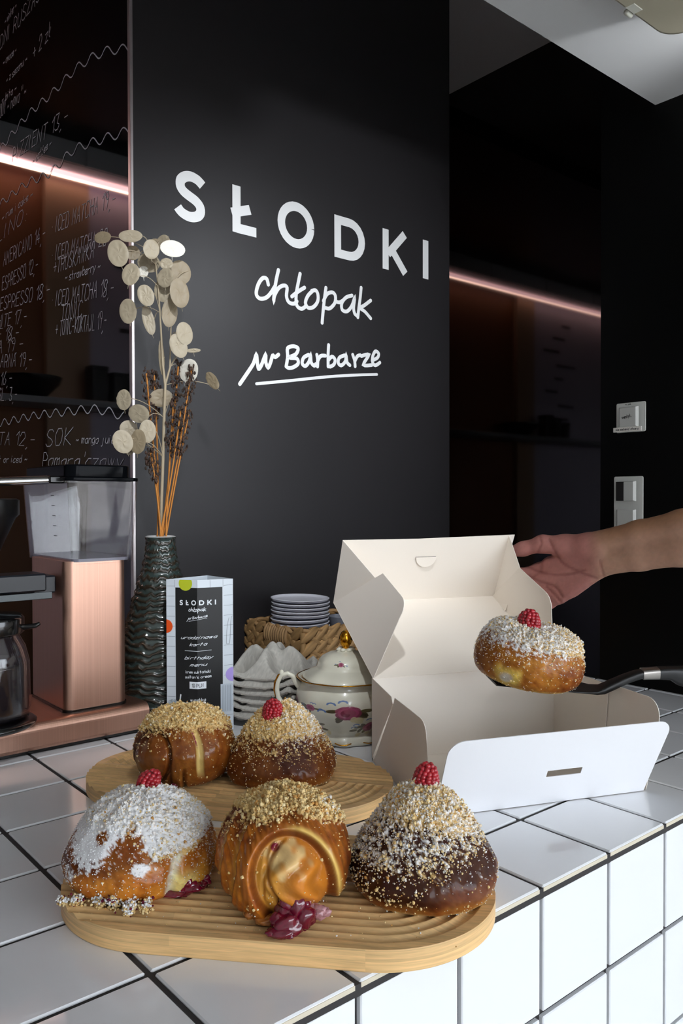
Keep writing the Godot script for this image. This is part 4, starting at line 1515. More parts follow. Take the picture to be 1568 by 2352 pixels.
# ---------------------------------------------------------------- porcelain sugar bowl
func rose_texture(w: int, h: int, lid: bool) -> ImageTexture:
	var im := Image.create(w, h, false, Image.FORMAT_RGB8)
	var ivory := Color(0.86, 0.845, 0.775)
	im.fill(ivory)
	var r := RandomNumberGenerator.new()
	r.seed = 31 if lid else 30
	var blob := func(cx: float, cy: float, rx: float, ry: float, a: float, c: Color, k: float) -> void:
		var m := int(maxf(rx, ry)) + 2
		for y in range(int(cy) - m, int(cy) + m):
			if y < 0 or y >= h:
				continue
			for x in range(int(cx) - m, int(cx) + m):
				var d := Vector2(x - cx, y - cy).rotated(-a)
				var e := d.x * d.x / (rx * rx) + d.y * d.y / (ry * ry)
				if e < 1.0:
					var xx := posmod(x, w)
					var o := im.get_pixel(xx, y)
					var s := k * smoothstep(1.0, 0.75, e)
					im.set_pixel(xx, y, o.lerp(c, s))
	var spray := func(cx: float, cy: float, s: float, big: bool) -> void:
		for q in 7:
			var a := r.randf_range(-0.5, PI + 0.5)
			var d := s * r.randf_range(0.7, 1.7)
			blob.call(cx + cos(a) * d, cy + sin(a) * d * 0.8, s * 0.45, s * 0.2, a + r.randf_range(-0.6, 0.6), Color(0.24, 0.19, 0.10).lerp(Color(0.36, 0.33, 0.18), r.randf()), 0.9)
		for q in 4:
			var a := r.randf_range(-PI, 0.3)
			var bx := cx + cos(a) * s * 1.6
			var by := cy + sin(a) * s * 1.3
			for e in 4:
				blob.call(bx + (e - 1.5) * s * 0.14, by + absf(e - 1.5) * s * 0.10, s * 0.15, s * 0.07, 0.8 * (e - 1.5), Color(0.33, 0.45, 0.68), 0.8)
		for ring in [[1.0, 9, Color(0.50, 0.13, 0.28)], [0.68, 7, Color(0.66, 0.26, 0.42)], [0.35, 5, Color(0.45, 0.10, 0.22)]]:
			for q in ring[1]:
				var a: float = TAU * q / ring[1] + r.randf_range(-0.2, 0.2)
				blob.call(cx + cos(a) * s * 0.55 * ring[0], cy + sin(a) * s * 0.5 * ring[0], s * 0.34, s * 0.26, a + PI / 2, ring[2].lerp(Color(0.80, 0.55, 0.60), r.randf() * 0.45), 0.85)
		if big:
			for q in 3:
				blob.call(cx + r.randf_range(-1.2, 1.2) * s, cy + s * r.randf_range(0.7, 1.2), s * 0.35, s * 0.22, r.randf() * 3.0, Color(0.83, 0.78, 0.60), 0.9)
	if lid:
		for k in 4:
			spray.call(w * (0.13 + 0.25 * k), h * 0.38, h * 0.085, false)
	else:
		for k in 4:
			spray.call(w * (0.045 + 0.25 * k), h * 0.42, h * 0.15, true)
			spray.call(w * (0.145 + 0.25 * k), h * 0.68, h * 0.125, true)
			spray.call(w * (0.165 + 0.25 * k), h * 0.38, h * 0.065, false)
	return ImageTexture.create_from_image(im)

func sugar_bowl() -> void:
	var c := Vector3(0.5165, 0, -0.6275)
	var t := thing("sugar_bowl", "ivory porcelain sugar bowl with painted roses, gold rims and gold knob", "sugar bowl", c)
	var lobes := func(a: float, r: float, y: float) -> float:
		var k := clampf((y - 0.0) / 0.02, 0.0, 1.0)
		var k2 := 0.022 * (1.0 - clampf((y - 0.02) / 0.05, 0.0, 1.0)) + 0.012
		return r * (1.0 + k2 * cos(a * 8.0))
	var porc := coat(mat(Color.WHITE, 0.3), 0.9, 0.05)
	porc.albedo_texture = rose_texture(1024, 384, false)
	var b := B.new()
	b.lathe([[0.058, 0.0], [0.066, 0.002], [0.070, 0.008], [0.064, 0.016], [0.060, 0.022], [0.066, 0.032], [0.080, 0.045], [0.092, 0.062], [0.0985, 0.082], [0.097, 0.098], [0.089, 0.110], [0.084, 0.116], [0.088, 0.121], [0.0955, 0.1245], [0.0965, 0.126], [0.092, 0.1262], [0.082, 0.120], [0.078, 0.112], [0.085, 0.09], [0.05, 0.03], [0.001, 0.026]], 144, lobes)
	# texture runs upwards: v from 0 at the foot; flip so that the image's top is the rim
	for i in b.uv.size():
		b.uv[i] = Vector2(b.uv[i].x + 0.40, 1.0 - b.v[i].y / 0.128)
	var body := part("body", b, porc, t)
	var g := B.new()
	g.lathe([[0.0955, 0.1240], [0.0985, 0.1250], [0.0970, 0.1268], [0.0945, 0.1262], [0.0955, 0.1240]], 144, lobes)
	part("gold_rim", g, M.gold, t)
	var g2 := B.new()
	for k in 8:
		var pts := []
		for i in 9:
			var a := TAU * (k + (i - 4) * 0.07) / 8.0
			var r: float = 0.0712 * (1.0 + 0.034 * cos(a * 8.0)) + 0.0008
			pts.append(Vector3(cos(a) * r, 0.009 - 0.002 * cos((i - 4) * 0.5), sin(a) * r))
		g2.tube(pts, 0.0011, 6)
	part("gold_foot_line", g2, M.gold, t)
	# embossed scrolls
	var lidm := porc.duplicate()
	lidm.albedo_texture = rose_texture(1024, 256, true)
	var l := B.new()
	l.lathe([[0.083, 0.119], [0.086, 0.1225], [0.085, 0.126], [0.080, 0.1325], [0.069, 0.1385], [0.060, 0.1415], [0.0565, 0.1445], [0.0555, 0.150], [0.0535, 0.1575], [0.046, 0.1655], [0.033, 0.1718], [0.019, 0.174], [0.016, 0.176], [0.013, 0.179], [0.001, 0.180]], 144, func(a, r, y): return r * (1.0 + 0.020 * cos(a * 8.0) * clampf((0.18 - y) / 0.04, 0.0, 1.0)))
	for i in l.uv.size():
		l.uv[i] = Vector2(l.uv[i].x + 0.02, 1.0 - (l.v[i].y - 0.119) / 0.061)
	var lid := part("lid", l, lidm, t)
	var lr := B.new()
	lr.lathe([[0.0845, 0.1215], [0.0875, 0.1225], [0.0862, 0.1245], [0.0845, 0.1215]], 144, func(a, r, _y): return r * (1.0 + 0.020 * cos(a * 8.0)))
	part("gold_lid_rim", lr, M.gold, lid)
	var bs := B.new()
	for k in 7:
		bs.ball(Vector3(cos(TAU * k / 7) * 0.0135, 0.178, sin(TAU * k / 7) * 0.0135), Vector3(0.006, 0.004, 0.006), 10, 6)
	part("knob_collar", bs, porc_plain(), lid)
	var kn := B.new()
	kn.lathe([[0.006, 0.178], [0.0065, 0.183], [0.0115, 0.189], [0.0135, 0.197], [0.0125, 0.205], [0.009, 0.2115], [0.005, 0.2145], [0.001, 0.2155]], 32, func(a, r, y): return r * (1.0 + 0.05 * sin(a * 6.0 + y * 400.0)))
	part("knob", kn, M.gold, lid)
	# handles left and right, seen from the customer side
	for s in [1.0, -1.0]:
		var d: Vector3 = Vector3(-0.7646, 0, -0.6445) * s
		var at := func(x: float, y: float) -> Vector3: return d * x + Vector3.UP * y
		var pts := []
		for q in [[0.083, 0.099], [0.092, 0.104], [0.100, 0.112], [0.106, 0.124], [0.116, 0.1295], [0.128, 0.126], [0.1355, 0.113], [0.1375, 0.098], [0.135, 0.083], [0.128, 0.071], [0.117, 0.064], [0.105, 0.061], [0.092, 0.062]]:
			pts.append(at.call(q[0], q[1]))
		var hb := B.new()
		hb.tube(pts, [0.0085, 0.0075, 0.006, 0.005, 0.0047, 0.0047, 0.0047, 0.0047, 0.0047, 0.005, 0.005, 0.0055, 0.006], 12, 1.0)
		hb.ball(at.call(0.128, 0.131), Vector3(0.005, 0.006, 0.005), 10, 8)
		var hnd := part("handle", hb, porc_plain(), t)
		var gp := []
		for q in [[0.1245, 0.1345], [0.1345, 0.125], [0.1405, 0.111], [0.1425, 0.097], [0.140, 0.082]]:
			gp.append(at.call(q[0], q[1]))
		var gb := B.new()
		gb.tube(gp, [0.001, 0.0026, 0.003, 0.0022, 0.001], 8)
		part("gold_line", gb, M.gold, hnd)

func porc_plain() -> StandardMaterial3D:
	if not M.has("porc"):
		M.porc = coat(mat(Color(0.86, 0.845, 0.775), 0.3), 0.9, 0.05)
	return M.porc

# ---------------------------------------------------------------- switches and air conditioner
func wall_switches() -> void:
	# both on the wall at x = XR, facing -x; local x of a plate runs towards +z (right in view)
	for k in 2:
		var two := k == 1
		var t := thing("light_switch", ["single white light switch with a written note, above the other", "double white light switch plate below, partly behind the forearm"][k], "light switch", Vector3(XR - 0.001, 0.683 if not two else 0.459, -0.505 if not two else -0.511))
		t.rotation.y = -PI / 2
		var hgt := 0.076 if not two else 0.148
		var b := B.new()
		b.xf = Transform3D(Basis(Vector3.RIGHT, Vector3.FORWARD, Vector3.UP), Vector3.ZERO)
		b.rbox(Vector3(0, 0.0045, 0), Vector3(0.082, 0.009, hgt), 0.004, 3, 0.002)
		part("plate", b, M.switch, t)
		for q in (2 if two else 1):
			var y := 0.0 if not two else 0.036 - 0.072 * q
			var fr := B.new()
			fr.xf = Transform3D(Basis(Vector3.RIGHT, Vector3.FORWARD, Vector3.UP), Vector3(0, y, 0))
			fr.rbox(Vector3(0, 0.010, 0), Vector3(0.056, 0.004, 0.056), 0.003, 3, 0.001)
			part("frame", fr, M.switch, t)
			var rk := B.new()
			rk.face([Vector3(-0.0235, y - 0.0235, 0.013), Vector3(0.0235, y - 0.0235, 0.0185), Vector3(0.0235, y + 0.0235, 0.0185), Vector3(-0.0235, y + 0.0235, 0.013)], Vector3.BACK)
			rk.face([Vector3(0.0235, y - 0.0235, 0.0185), Vector3(0.0275, y - 0.0255, 0.010), Vector3(0.0275, y + 0.0255, 0.010), Vector3(0.0235, y + 0.0235, 0.0185)], Vector3.RIGHT)
			rk.face([Vector3(-0.0235, y - 0.0235, 0.013), Vector3(-0.0275, y - 0.0255, 0.010), Vector3(-0.0275, y + 0.0255, 0.010), Vector3(-0.0235, y + 0.0235, 0.013)], Vector3.LEFT)
			rk.face([Vector3(-0.0235, y + 0.0235, 0.013), Vector3(0.0235, y + 0.0235, 0.0185), Vector3(0.0275, y + 0.0255, 0.010), Vector3(-0.0275, y + 0.0255, 0.010)], Vector3.UP)
			rk.face([Vector3(-0.0235, y - 0.0235, 0.013), Vector3(0.0235, y - 0.0235, 0.0185), Vector3(0.0275, y - 0.0255, 0.010), Vector3(-0.0275, y - 0.0255, 0.010)], Vector3.DOWN)
			var ro := part("rocker", rk, M.switch, t)
			if two and q == 0:
				part("dark_tape", span(Vector3(-0.026, y - 0.025, 0.0125), Vector3(-0.004, y + 0.024, 0.0162), 0.001), mat(Color(0.09, 0.08, 0.08), 0.7), t)
		if not two:
			var w := B.new()
			write_text(w, "wentyl.", Vector2(-0.016, -0.004), Vector2(0.012, 0.0), 0.0013, func(p: Vector2) -> Vector3: return Vector3(p.x, p.y, 0.0162 + p.x * 0.117), 0.0075)
			part("written_word", w, M.ink, t)
			part("paper_strip", span(Vector3(-0.042, -0.037, 0.009), Vector3(0.036, -0.025, 0.0125), 0.0005), M.paper, t)
			var w2 := B.new()
			write_text(w2, "nie zaslania' otworu", Vector2(-0.034, -0.033), Vector2(0.028, -0.033), 0.001, func(p: Vector2) -> Vector3: return Vector3(p.x, p.y, 0.0127), 0.0055)
			part("written_word", w2, M.ink, t)
			var w3 := B.new()
			write_text(w3, "wc pok", Vector2(-0.010, 0.031), Vector2(0.006, 0.031), 0.0008, func(p: Vector2) -> Vector3: return Vector3(p.x, p.y, 0.0093), 0.004)
			part("written_word", w3, M.ink, t)

func air_conditioner() -> void:
	var t := thing("air_conditioner", "beige ceiling air conditioner with rounded corner at the top right", "air conditioner", Vector3(0.52, 1.449, 0.025))
	var m := mat(Color(0.78, 0.75, 0.66), 0.5)
	var b := B.new()
	b.rbox(Vector3(0, -0.032, 0), Vector3(1.03, 0.062, 0.51), 0.05, 8, 0.022)
	part("housing", b, m, t)
	var g := B.new()
	g.box(Vector3(0.0, -0.0635, 0.02), Vector3(0.86, 0.004, 0.32), 0.002)
	part("front_panel", g, mat(Color(0.70, 0.67, 0.60), 0.5), t)
	var s := B.new()
	s.box(Vector3(0.0, -0.0645, -0.155), Vector3(0.90, 0.004, 0.006), 0.001)
	part("panel_seam", s, mat(Color(0.93, 0.92, 0.86), 0.4), t)
	var c := B.new()
	c.box(Vector3(0.350, -0.058, -0.238), Vector3(0.034, 0.012, 0.022), 0.003)
	c.tube([Vector3(0.352, -0.060, -0.256), Vector3(0.370, -0.060, -0.256)], 0.005, 10)
	part("clip", c, mat(Color(0.93, 0.93, 0.88), 0.3), t)

# ---------------------------------------------------------------- spatula
func spatula() -> void:
	var t := thing("spatula", "black nylon spatula with steel ferrule held under the floating bun", "spatula", Vector3(0.60, 0.165, -0.22))
	var o := Vector3(0.60, 0.165, -0.22)
	var wd := Vector3(0.62, 0.12, -0.775).normalized()      # across the blade
	var sweep := func(rows: Array, b: B) -> void:   # rows: [centre, half width, half thickness, across]
		var rings := []
		for i in rows.size():
			var p0: Vector3 = rows[maxi(i - 1, 0)][0]
			var p1: Vector3 = rows[mini(i + 1, rows.size() - 1)][0]
			var tg := (p1 - p0).normalized()
			var ac: Vector3 = rows[i][3]
			ac = (ac - tg * ac.dot(tg)).normalized()
			var up := ac.cross(tg).normalized()
			var ring := []
			for k in 16:
				var a := TAU * k / 16.0
				var cx := signf(cos(a)) * pow(absf(cos(a)), 0.45)
				var cy := signf(sin(a)) * pow(absf(sin(a)), 0.6)
				ring.append(b.p(rows[i][0] - o + ac * cx * rows[i][1] + up * cy * rows[i][2]))
			rings.append(ring)
		for i in rings.size() - 1:
			for k in 16:
				b.quad(rings[i][k], rings[i][(k + 1) % 16], rings[i + 1][(k + 1) % 16], rings[i + 1][k])
		for e in [0, rings.size() - 1]:
			var pts := []
			for id in rings[e]:
				pts.append(b.v[id])
			b.face(pts, (rows[e][0] - rows[1 if e == 0 else rings.size() - 2][0]))
	var hx := Vector3(0.5, 0.1, -0.86).normalized()
	var bl := B.new()
	sweep.call([[Vector3(0.530, 0.178, -0.275), 0.036, 0.0016, wd], [Vector3(0.575, 0.172, -0.250), 0.040, 0.0016, wd], [Vector3(0.640, 0.162, -0.214), 0.037, 0.0018, wd], [Vector3(0.672, 0.1555, -0.196), 0.030, 0.0022, wd], [Vector3(0.694, 0.1495, -0.184), 0.020, 0.004, wd], [Vector3(0.708, 0.149, -0.176), 0.014, 0.006, hx], [Vector3(0.722, 0.156, -0.166), 0.0125, 0.0065, hx], [Vector3(0.742, 0.167, -0.150), 0.0115, 0.0065, hx], [Vector3(0.757, 0.1735, -0.138), 0.011, 0.0068, hx], [Vector3(0.768, 0.1755, -0.130), 0.011, 0.007, hx]], bl)
	part("blade", bl, M.black_nylon, t)
	var fe := B.new()
	sweep.call([[Vector3(0.764, 0.1752, -0.133), 0.0115, 0.0088, hx], [Vector3(0.786, 0.1765, -0.114), 0.0120, 0.0095, hx]], fe)
	part("ferrule", fe, mat(Color(0.62, 0.60, 0.58), 0.32, 1.0), t)
	var ha := B.new()
	sweep.call([[Vector3(0.785, 0.1765, -0.115), 0.0122, 0.0098, hx], [Vector3(0.800, 0.1765, -0.102), 0.0125, 0.011, hx], [Vector3(0.812, 0.172, -0.092), 0.013, 0.016, hx], [Vector3(0.826, 0.169, -0.080), 0.014, 0.019, hx], [Vector3(0.86, 0.170, -0.052), 0.0145, 0.0185, hx], [Vector3(0.92, 0.175, -0.002), 0.014, 0.016, hx], [Vector3(0.97, 0.18, 0.04), 0.013, 0.014, hx], [Vector3(0.985, 0.181, 0.052), 0.008, 0.008, hx]], ha)
	part("handle", ha, mat(Color(0.045, 0.048, 0.055), 0.38), t)

func track_spotlights() -> void:
	# two ceiling spotlights over the customer side, aimed at the black partition (above the frame)
	for k in 2:
		var at := Vector3([-0.13, 1.17][k], 1.449, 0.20)
		var aim := Vector3([0.58, 0.95][k], [0.45, 1.1][k], ZP)
		var t := thing("ceiling_spotlight", ["ceiling spotlight nearer the menu board, aimed at the lettering", "ceiling spotlight nearer the switches, aimed at the lettering"][k], "spotlight", at)
		var b := B.new()
		b.lathe([[0.001, -0.012], [0.045, -0.012], [0.045, 0.0], [0.001, 0.0]], 24)
		b.tube([Vector3(0, -0.01, 0), Vector3(0, -0.045, 0)], 0.006, 8)
		part("mount", b, M.frame, t)
		var d := (aim - (at + Vector3(0, -0.07, 0))).normalized()
		var c := Vector3(0, -0.07, 0)
		var h := B.new()
		h.tube([c - d * 0.05, c - d * 0.048, c + d * 0.035, c + d * 0.0351], [0.01, 0.034, 0.034, 0.030], 24)
		part("housing", h, M.frame, t)
		var g := mat(Color(1, 1, 1), 0.4)
		g.emission_enabled = true
		g.emission = Color(1.0, 0.97, 0.93)
		g.emission_energy_multiplier = 6.0
		var e := B.new()
		e.tube([c + d * 0.0352, c + d * 0.037], 0.028, 20)
		part("lens", e, g, t)
		var l := SpotLight3D.new()
		l.name = "spot_light"
		l.light_color = Color(0.96, 0.98, 1.0)
		l.light_energy = SPOT[k]
		l.spot_range = 12.0
		l.spot_attenuation = 2.0
		l.spot_angle = 33.0
		l.spot_angle_attenuation = 0.8
		l.light_size = 0.028
		l.shadow_enabled = true
		t.add_child(l)
		l.position = c + d * 0.042
		l.basis = Basis.looking_at(d, Vector3.UP)

# ---------------------------------------------------------------- pastries
# seen from the customer side: VR points right, VF towards the customer
const VR := Vector3(0.7646, 0, 0.6445)
const VF := Vector3(-0.6445, 0, 0.7646)

func lump_meshes() -> Array:
	if M.has("lumps"):
		return M.lumps
	var o := []
	for k in 3:
		var n := noise(90 + k, 1.5, 3)
		var b := B.new()
		b.grid(9, 7, func(i, j):
			var a: float = -TAU * (i % 9) / 9.0
			var t: float = PI * j / 7.0
			var d := Vector3(sin(t) * cos(a), -cos(t), sin(t) * sin(a))
			return [d * Vector3(1.0, 0.8, 0.9) * (1.0 + 0.95 * n.get_noise_3d(d.x * 1.1, d.y * 1.1, d.z * 1.1 + k * 9.0)), Vector2.ZERO, Color.WHITE], true)
		o.append(b.mesh())
	M.lumps = o
	return o

func scatter(name_: String, list: Array, m: Material, parent: Node3D) -> void:   # list: [position, size, colour]
	var per := [[], [], []]
	for i in list.size():
		per[i % 3].append(list[i])
	for k in 3:
		if per[k].is_empty():
			continue
		var mm := MultiMesh.new()
		mm.transform_format = MultiMesh.TRANSFORM_3D
		mm.use_colors = true
		mm.mesh = lump_meshes()[k]
		mm.instance_count = per[k].size()
		for i in per[k].size():
			var q: Array = per[k][i]
			var bs := Basis.from_euler(Vector3(rng.randf() * TAU, rng.randf() * TAU, rng.randf() * TAU)).scaled(Vector3.ONE * q[1])
			mm.set_instance_transform(i, Transform3D(bs, q[0]))
			mm.set_instance_color(i, q[2])
		var o := MultiMeshInstance3D.new()
		o.name = name_
		o.multimesh = mm
		o.material_override = m
		o.set_meta("kind", "stuff")
		parent.add_child(o, true)

func crumb_colour() -> Color:
	var k := rng.randf()
	var c := Color(0.80, 0.55, 0.22).lerp(Color(0.88, 0.71, 0.40), k)
	if rng.randf() < 0.13:
		c = Color(0.58, 0.30, 0.09)
	return c

# o.at, o.r, o.h, o.prof, o.seed; o.crust(s, h, n), o.topping(s, h, n), o.sugar(s, h, n), o.bump(s, h, p), where s = place as seen (x right, y up, z nearness; -1 to 1)
func pastry(t: Node3D, o: Dictionary) -> void:
	var nu: int = o.get("nu", 260)
	var nv: int = o.get("nv", 150)
	var n1 := noise(o.seed, 1.0, 3)
	var n2 := noise(o.seed + 1, 1.0, 4)
	var n3 := noise(o.seed + 2, 1.0, 2)
	var prof := smooth(o.prof, 12)
	var len_ := [0.0]
	for i in range(1, prof.size()):
		len_.append(len_[-1] + prof[i].distance_to(prof[i - 1]))
	var at := func(s: float) -> Vector2:
		var d: float = s * len_[-1]
		var k := 0
		while k < len_.size() - 2 and len_[k + 1] < d:
			k += 1
		return prof[k].lerp(prof[k + 1], clampf((d - len_[k]) / maxf(len_[k + 1] - len_[k], 1e-6), 0.0, 1.0))
	var sx: float = o.get("sx", 1.0)
	var sf: float = o.get("sf", 1.0)
	var lump: float = o.get("lump", 0.03)
	var point := func(a: float, s: float) -> Array:     # position, seen place, height share
		var q: Vector2 = at.call(s)
		var e := Vector3(cos(a), 0, sin(a))
		var w := 1.0 + lump * n1.get_noise_3d(e.x * 1.4, q.y * 1.4, e.z * 1.4) + 0.006 * n2.get_noise_3d(e.x * 9.0, q.y * 9.0, e.z * 9.0)
		var loc: Vector3 = (VR * (cos(a) * sx) + VF * (sin(a) * sf)) * (q.x * o.r * w) + Vector3.UP * (q.y * o.h * (1.0 + lump * 1.2 * n1.get_noise_2d(e.x * 1.7 + 7.0, e.z * 1.7) * q.y))
		var sn := Vector3(loc.dot(VR) / o.r, (loc.y * o.ce - loc.dot(VF) * o.se) / o.r, loc.dot(VF) / o.r)
		return [loc, sn, q.y]
	var crumbly := func(p: Vector3, tp: float, nz: float) -> float:     # how far the crumble stands off the crust
		var nf := n3.get_noise_3d(p.x * 420.0, p.y * 420.0, p.z * 420.0)
		var nm := n3.get_noise_3d(p.x * 200.0 + 5.0, p.y * 200.0, p.z * 200.0)
		return smoothstep(0.42, 0.60, tp + nz * 0.45) * (0.0016 + 0.0012 * nf + 0.0030 * maxf(nm, -0.3) + 0.0026 * nz) * clampf(0.4 + tp, 0.5, 1.25)
	var b := B.new()
	var base: Array = []
	b.grid(nu, nv, func(i, j):
		var a: float = TAU * (i % nu) / nu
		var r: Array = point.call(a, 1.0 - float(j) / nv)
		var p: Vector3 = r[0]
		var c0 := Vector3(0, o.h * 0.4, 0)
		var out := (p - c0).normalized()
		var nz := n2.get_noise_3d(p.x * 130.0, p.y * 130.0, p.z * 130.0)
		var nf := n3.get_noise_3d(p.x * 420.0, p.y * 420.0, p.z * 420.0)
		var tp: float = o.topping.call(r[1], r[2], nz)
		var su: float = o.sugar.call(r[1], r[2], nz)
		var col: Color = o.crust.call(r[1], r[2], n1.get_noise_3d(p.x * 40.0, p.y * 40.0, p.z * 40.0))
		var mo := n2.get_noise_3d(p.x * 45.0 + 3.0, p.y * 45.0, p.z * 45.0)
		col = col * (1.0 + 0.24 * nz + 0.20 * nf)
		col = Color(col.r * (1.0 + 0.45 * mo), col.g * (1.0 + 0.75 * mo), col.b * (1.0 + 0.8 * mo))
		if o.has("bump"):
			var bm: Array = o.bump.call(r[1], r[2], col)
			p += out * bm[0]
			col = bm[1]
		var cov := smoothstep(0.42, 0.60, tp + nz * 0.45)
		p += out * (crumbly.call(p, tp, nz) + 0.00022 * nf)
		col = col.lerp(Color(0.74, 0.49, 0.19) * (1.0 + 0.30 * nf), cov * 0.95)
		var sc := smoothstep(0.44, 0.60, su + nz * 0.42 + nf * 0.30)
		p += out * (sc * 0.0006)
		col = col.lerp(Color(0.90, 0.90, 0.91), sc * 0.93)
		return [p, Vector2(float(i) / nu, float(j) / nv), col], true, false)
	var m := coat(vmat(0.55, 0.22), o.get("gloss", 0.25) * 0.8, 0.13)
	part("body", b, m, t)
	# loose crumble and sugar on top of it
	var cr := []
	var sg := []
	var tries: int = o.get("tries", 9000)
	for i in tries:
		var a := rng.randf() * TAU
		var s := sqrt(rng.randf()) * 0.86
		var r: Array = point.call(a, s)
		if r[1].z < -0.55 and rng.randf() < 0.7:
			continue
		var p: Vector3 = r[0]
		var out := (p - Vector3(0, o.h * 0.3, 0)).normalized()
		var nz := n2.get_noise_3d(p.x * 130.0, p.y * 130.0, p.z * 130.0)
		var tp: float = o.topping.call(r[1], r[2], nz)
		var su: float = o.sugar.call(r[1], r[2], nz)
		if o.has("bump"):
			p += out * o.bump.call(r[1], r[2], Color.WHITE)[0]
		p += out * crumbly.call(p, tp, nz) * 0.9
		if rng.randf() < pow(clampf(tp + nz * 0.35, 0.0, 1.0), 1.3):
			var sz := rng.randf_range(0.00045, 0.0011) if rng.randf() < 0.86 else rng.randf_range(0.0010, o.get("big", 0.0021))
			sz *= lerpf(0.8, 1.1, clampf(tp, 0.0, 1.0))
			var cc := crumb_colour()
			if rng.randf() < clampf(su * 1.2, 0.0, 0.85):
				cc = cc.lerp(Color(0.92, 0.91, 0.90), rng.randf_range(0.4, 1.0))
			cr.append([p + out * (rng.randf_range(-0.0004, 0.0016) * clampf(tp, 0.0, 1.0) + sz * 0.30), sz, cc])
		if rng.randf() < clampf(su + nz * 0.3, 0.0, 1.0) * o.get("grains", 0.6):
			sg.append([p + out * rng.randf_range(0.0, 0.0018), rng.randf_range(0.00025, 0.0007), Color(0.92, 0.92, 0.93)])
	if not M.has("crumb"):
		M.crumb = vmat(0.9, 0.25)
	scatter("crumble", cr, M.crumb, t)
	if sg.size():
		scatter("powdered_sugar", sg, M.crumb, t)

func jam(name_: String, lumps: Array, t: Node3D, c: Color, sd: int, rough: float = 0.14, bits: int = 5) -> void:   # lumps: [centre, radius vector]
	var n := noise(sd, 1.0, 2)
	var r := RandomNumberGenerator.new()
	r.seed = sd
	var b := B.new()
	var all := []
	for q in lumps:
		all.append(q)
		for i in bits:
			var d := Vector3(r.randfn(), r.randfn(), r.randfn()).normalized()
			all.append([place_on(q[0], d.x * q[1].x * 0.75, maxf(d.y * q[1].y * 0.75, 0.003 - q[0].y), d.z * q[1].z * 0.75), q[1] * r.randf_range(0.35, 0.6)])
	for q in all:
		var ct: Vector3 = q[0]
		b.grid(22, 14, func(i, j):
			var a: float = -TAU * (i % 22) / 22.0
			var u: float = PI * j / 14.0
			var d := Vector3(sin(u) * cos(a), -cos(u), sin(u) * sin(a))
			var w := 1.0 + 0.35 * n.get_noise_3d(d.x * 0.9 + ct.x * 90.0, d.y * 0.9, d.z * 0.9 + ct.z * 90.0)
			var k := 1.0 + 0.5 * n.get_noise_3d(d.x * 2.0, d.y * 2.0 + ct.x * 50.0, d.z * 2.0)
			var v: Vector3 = q[1]
			return [ct + (VR * (d.x * v.x) + Vector3.UP * (d.y * v.y) + VF * (d.z * v.z)) * w, Vector2.ZERO, c * k], true)
	part(name_, b, coat(vmat(rough), 0.8, 0.06), t)

func place_on(p: Vector3, dx: float, dy: float, df: float) -> Vector3:
	return p + VR * dx + Vector3.UP * dy + VF * df

func raspberry(label: String, at: Vector3, r: float, tilt: Vector3, sd: int, bent: float = 0.0) -> void:
	var b := B.new()
	var rr := RandomNumberGenerator.new()
	rr.seed = sd
	var hgt := r * 1.75
	b.col = Color(0.20, 0.008, 0.012)
	b.ball(Vector3(0, hgt * 0.5, 0), Vector3(r * 0.80, hgt * 0.47, r * 0.80), 16, 10)
	var rows := 7
	for j in rows:
		var f := j / float(rows - 1)
		var y := hgt * (0.08 + 0.86 * f)
		var rad := r * 0.86 * sqrt(maxf(0.02, 1.0 - pow(maxf(0.0, f - 0.12) / 0.93, 2.2)))
		var cnt := maxi(1, int(TAU * rad / (r * 0.36)))
		for i in cnt:
			var a := TAU * (i + 0.5 * (j % 2)) / cnt + rr.randf_range(-0.06, 0.06)
			var k := rr.randf_range(0.8, 1.25)
			b.col = Color(0.40 * k, 0.012 * k, 0.022 * k)
			var c := Vector3(cos(a) * rad, y, sin(a) * rad)
			c.x += bent * pow((f - 0.5) * 2.0, 2.0) * r
			b.ball(c, Vector3.ONE * r * rr.randf_range(0.20, 0.245), 9, 7)
	var m: StandardMaterial3D
	if not M.has("berry"):
		m = coat(vmat(0.32), 0.5, 0.12)
		m.subsurf_scatter_enabled = true
		m.subsurf_scatter_strength = 0.12
		M.berry = m
	var o := single("raspberry", b, M.berry, label, "raspberry", at, "raspberries on top of the buns")
	o.rotation = tilt

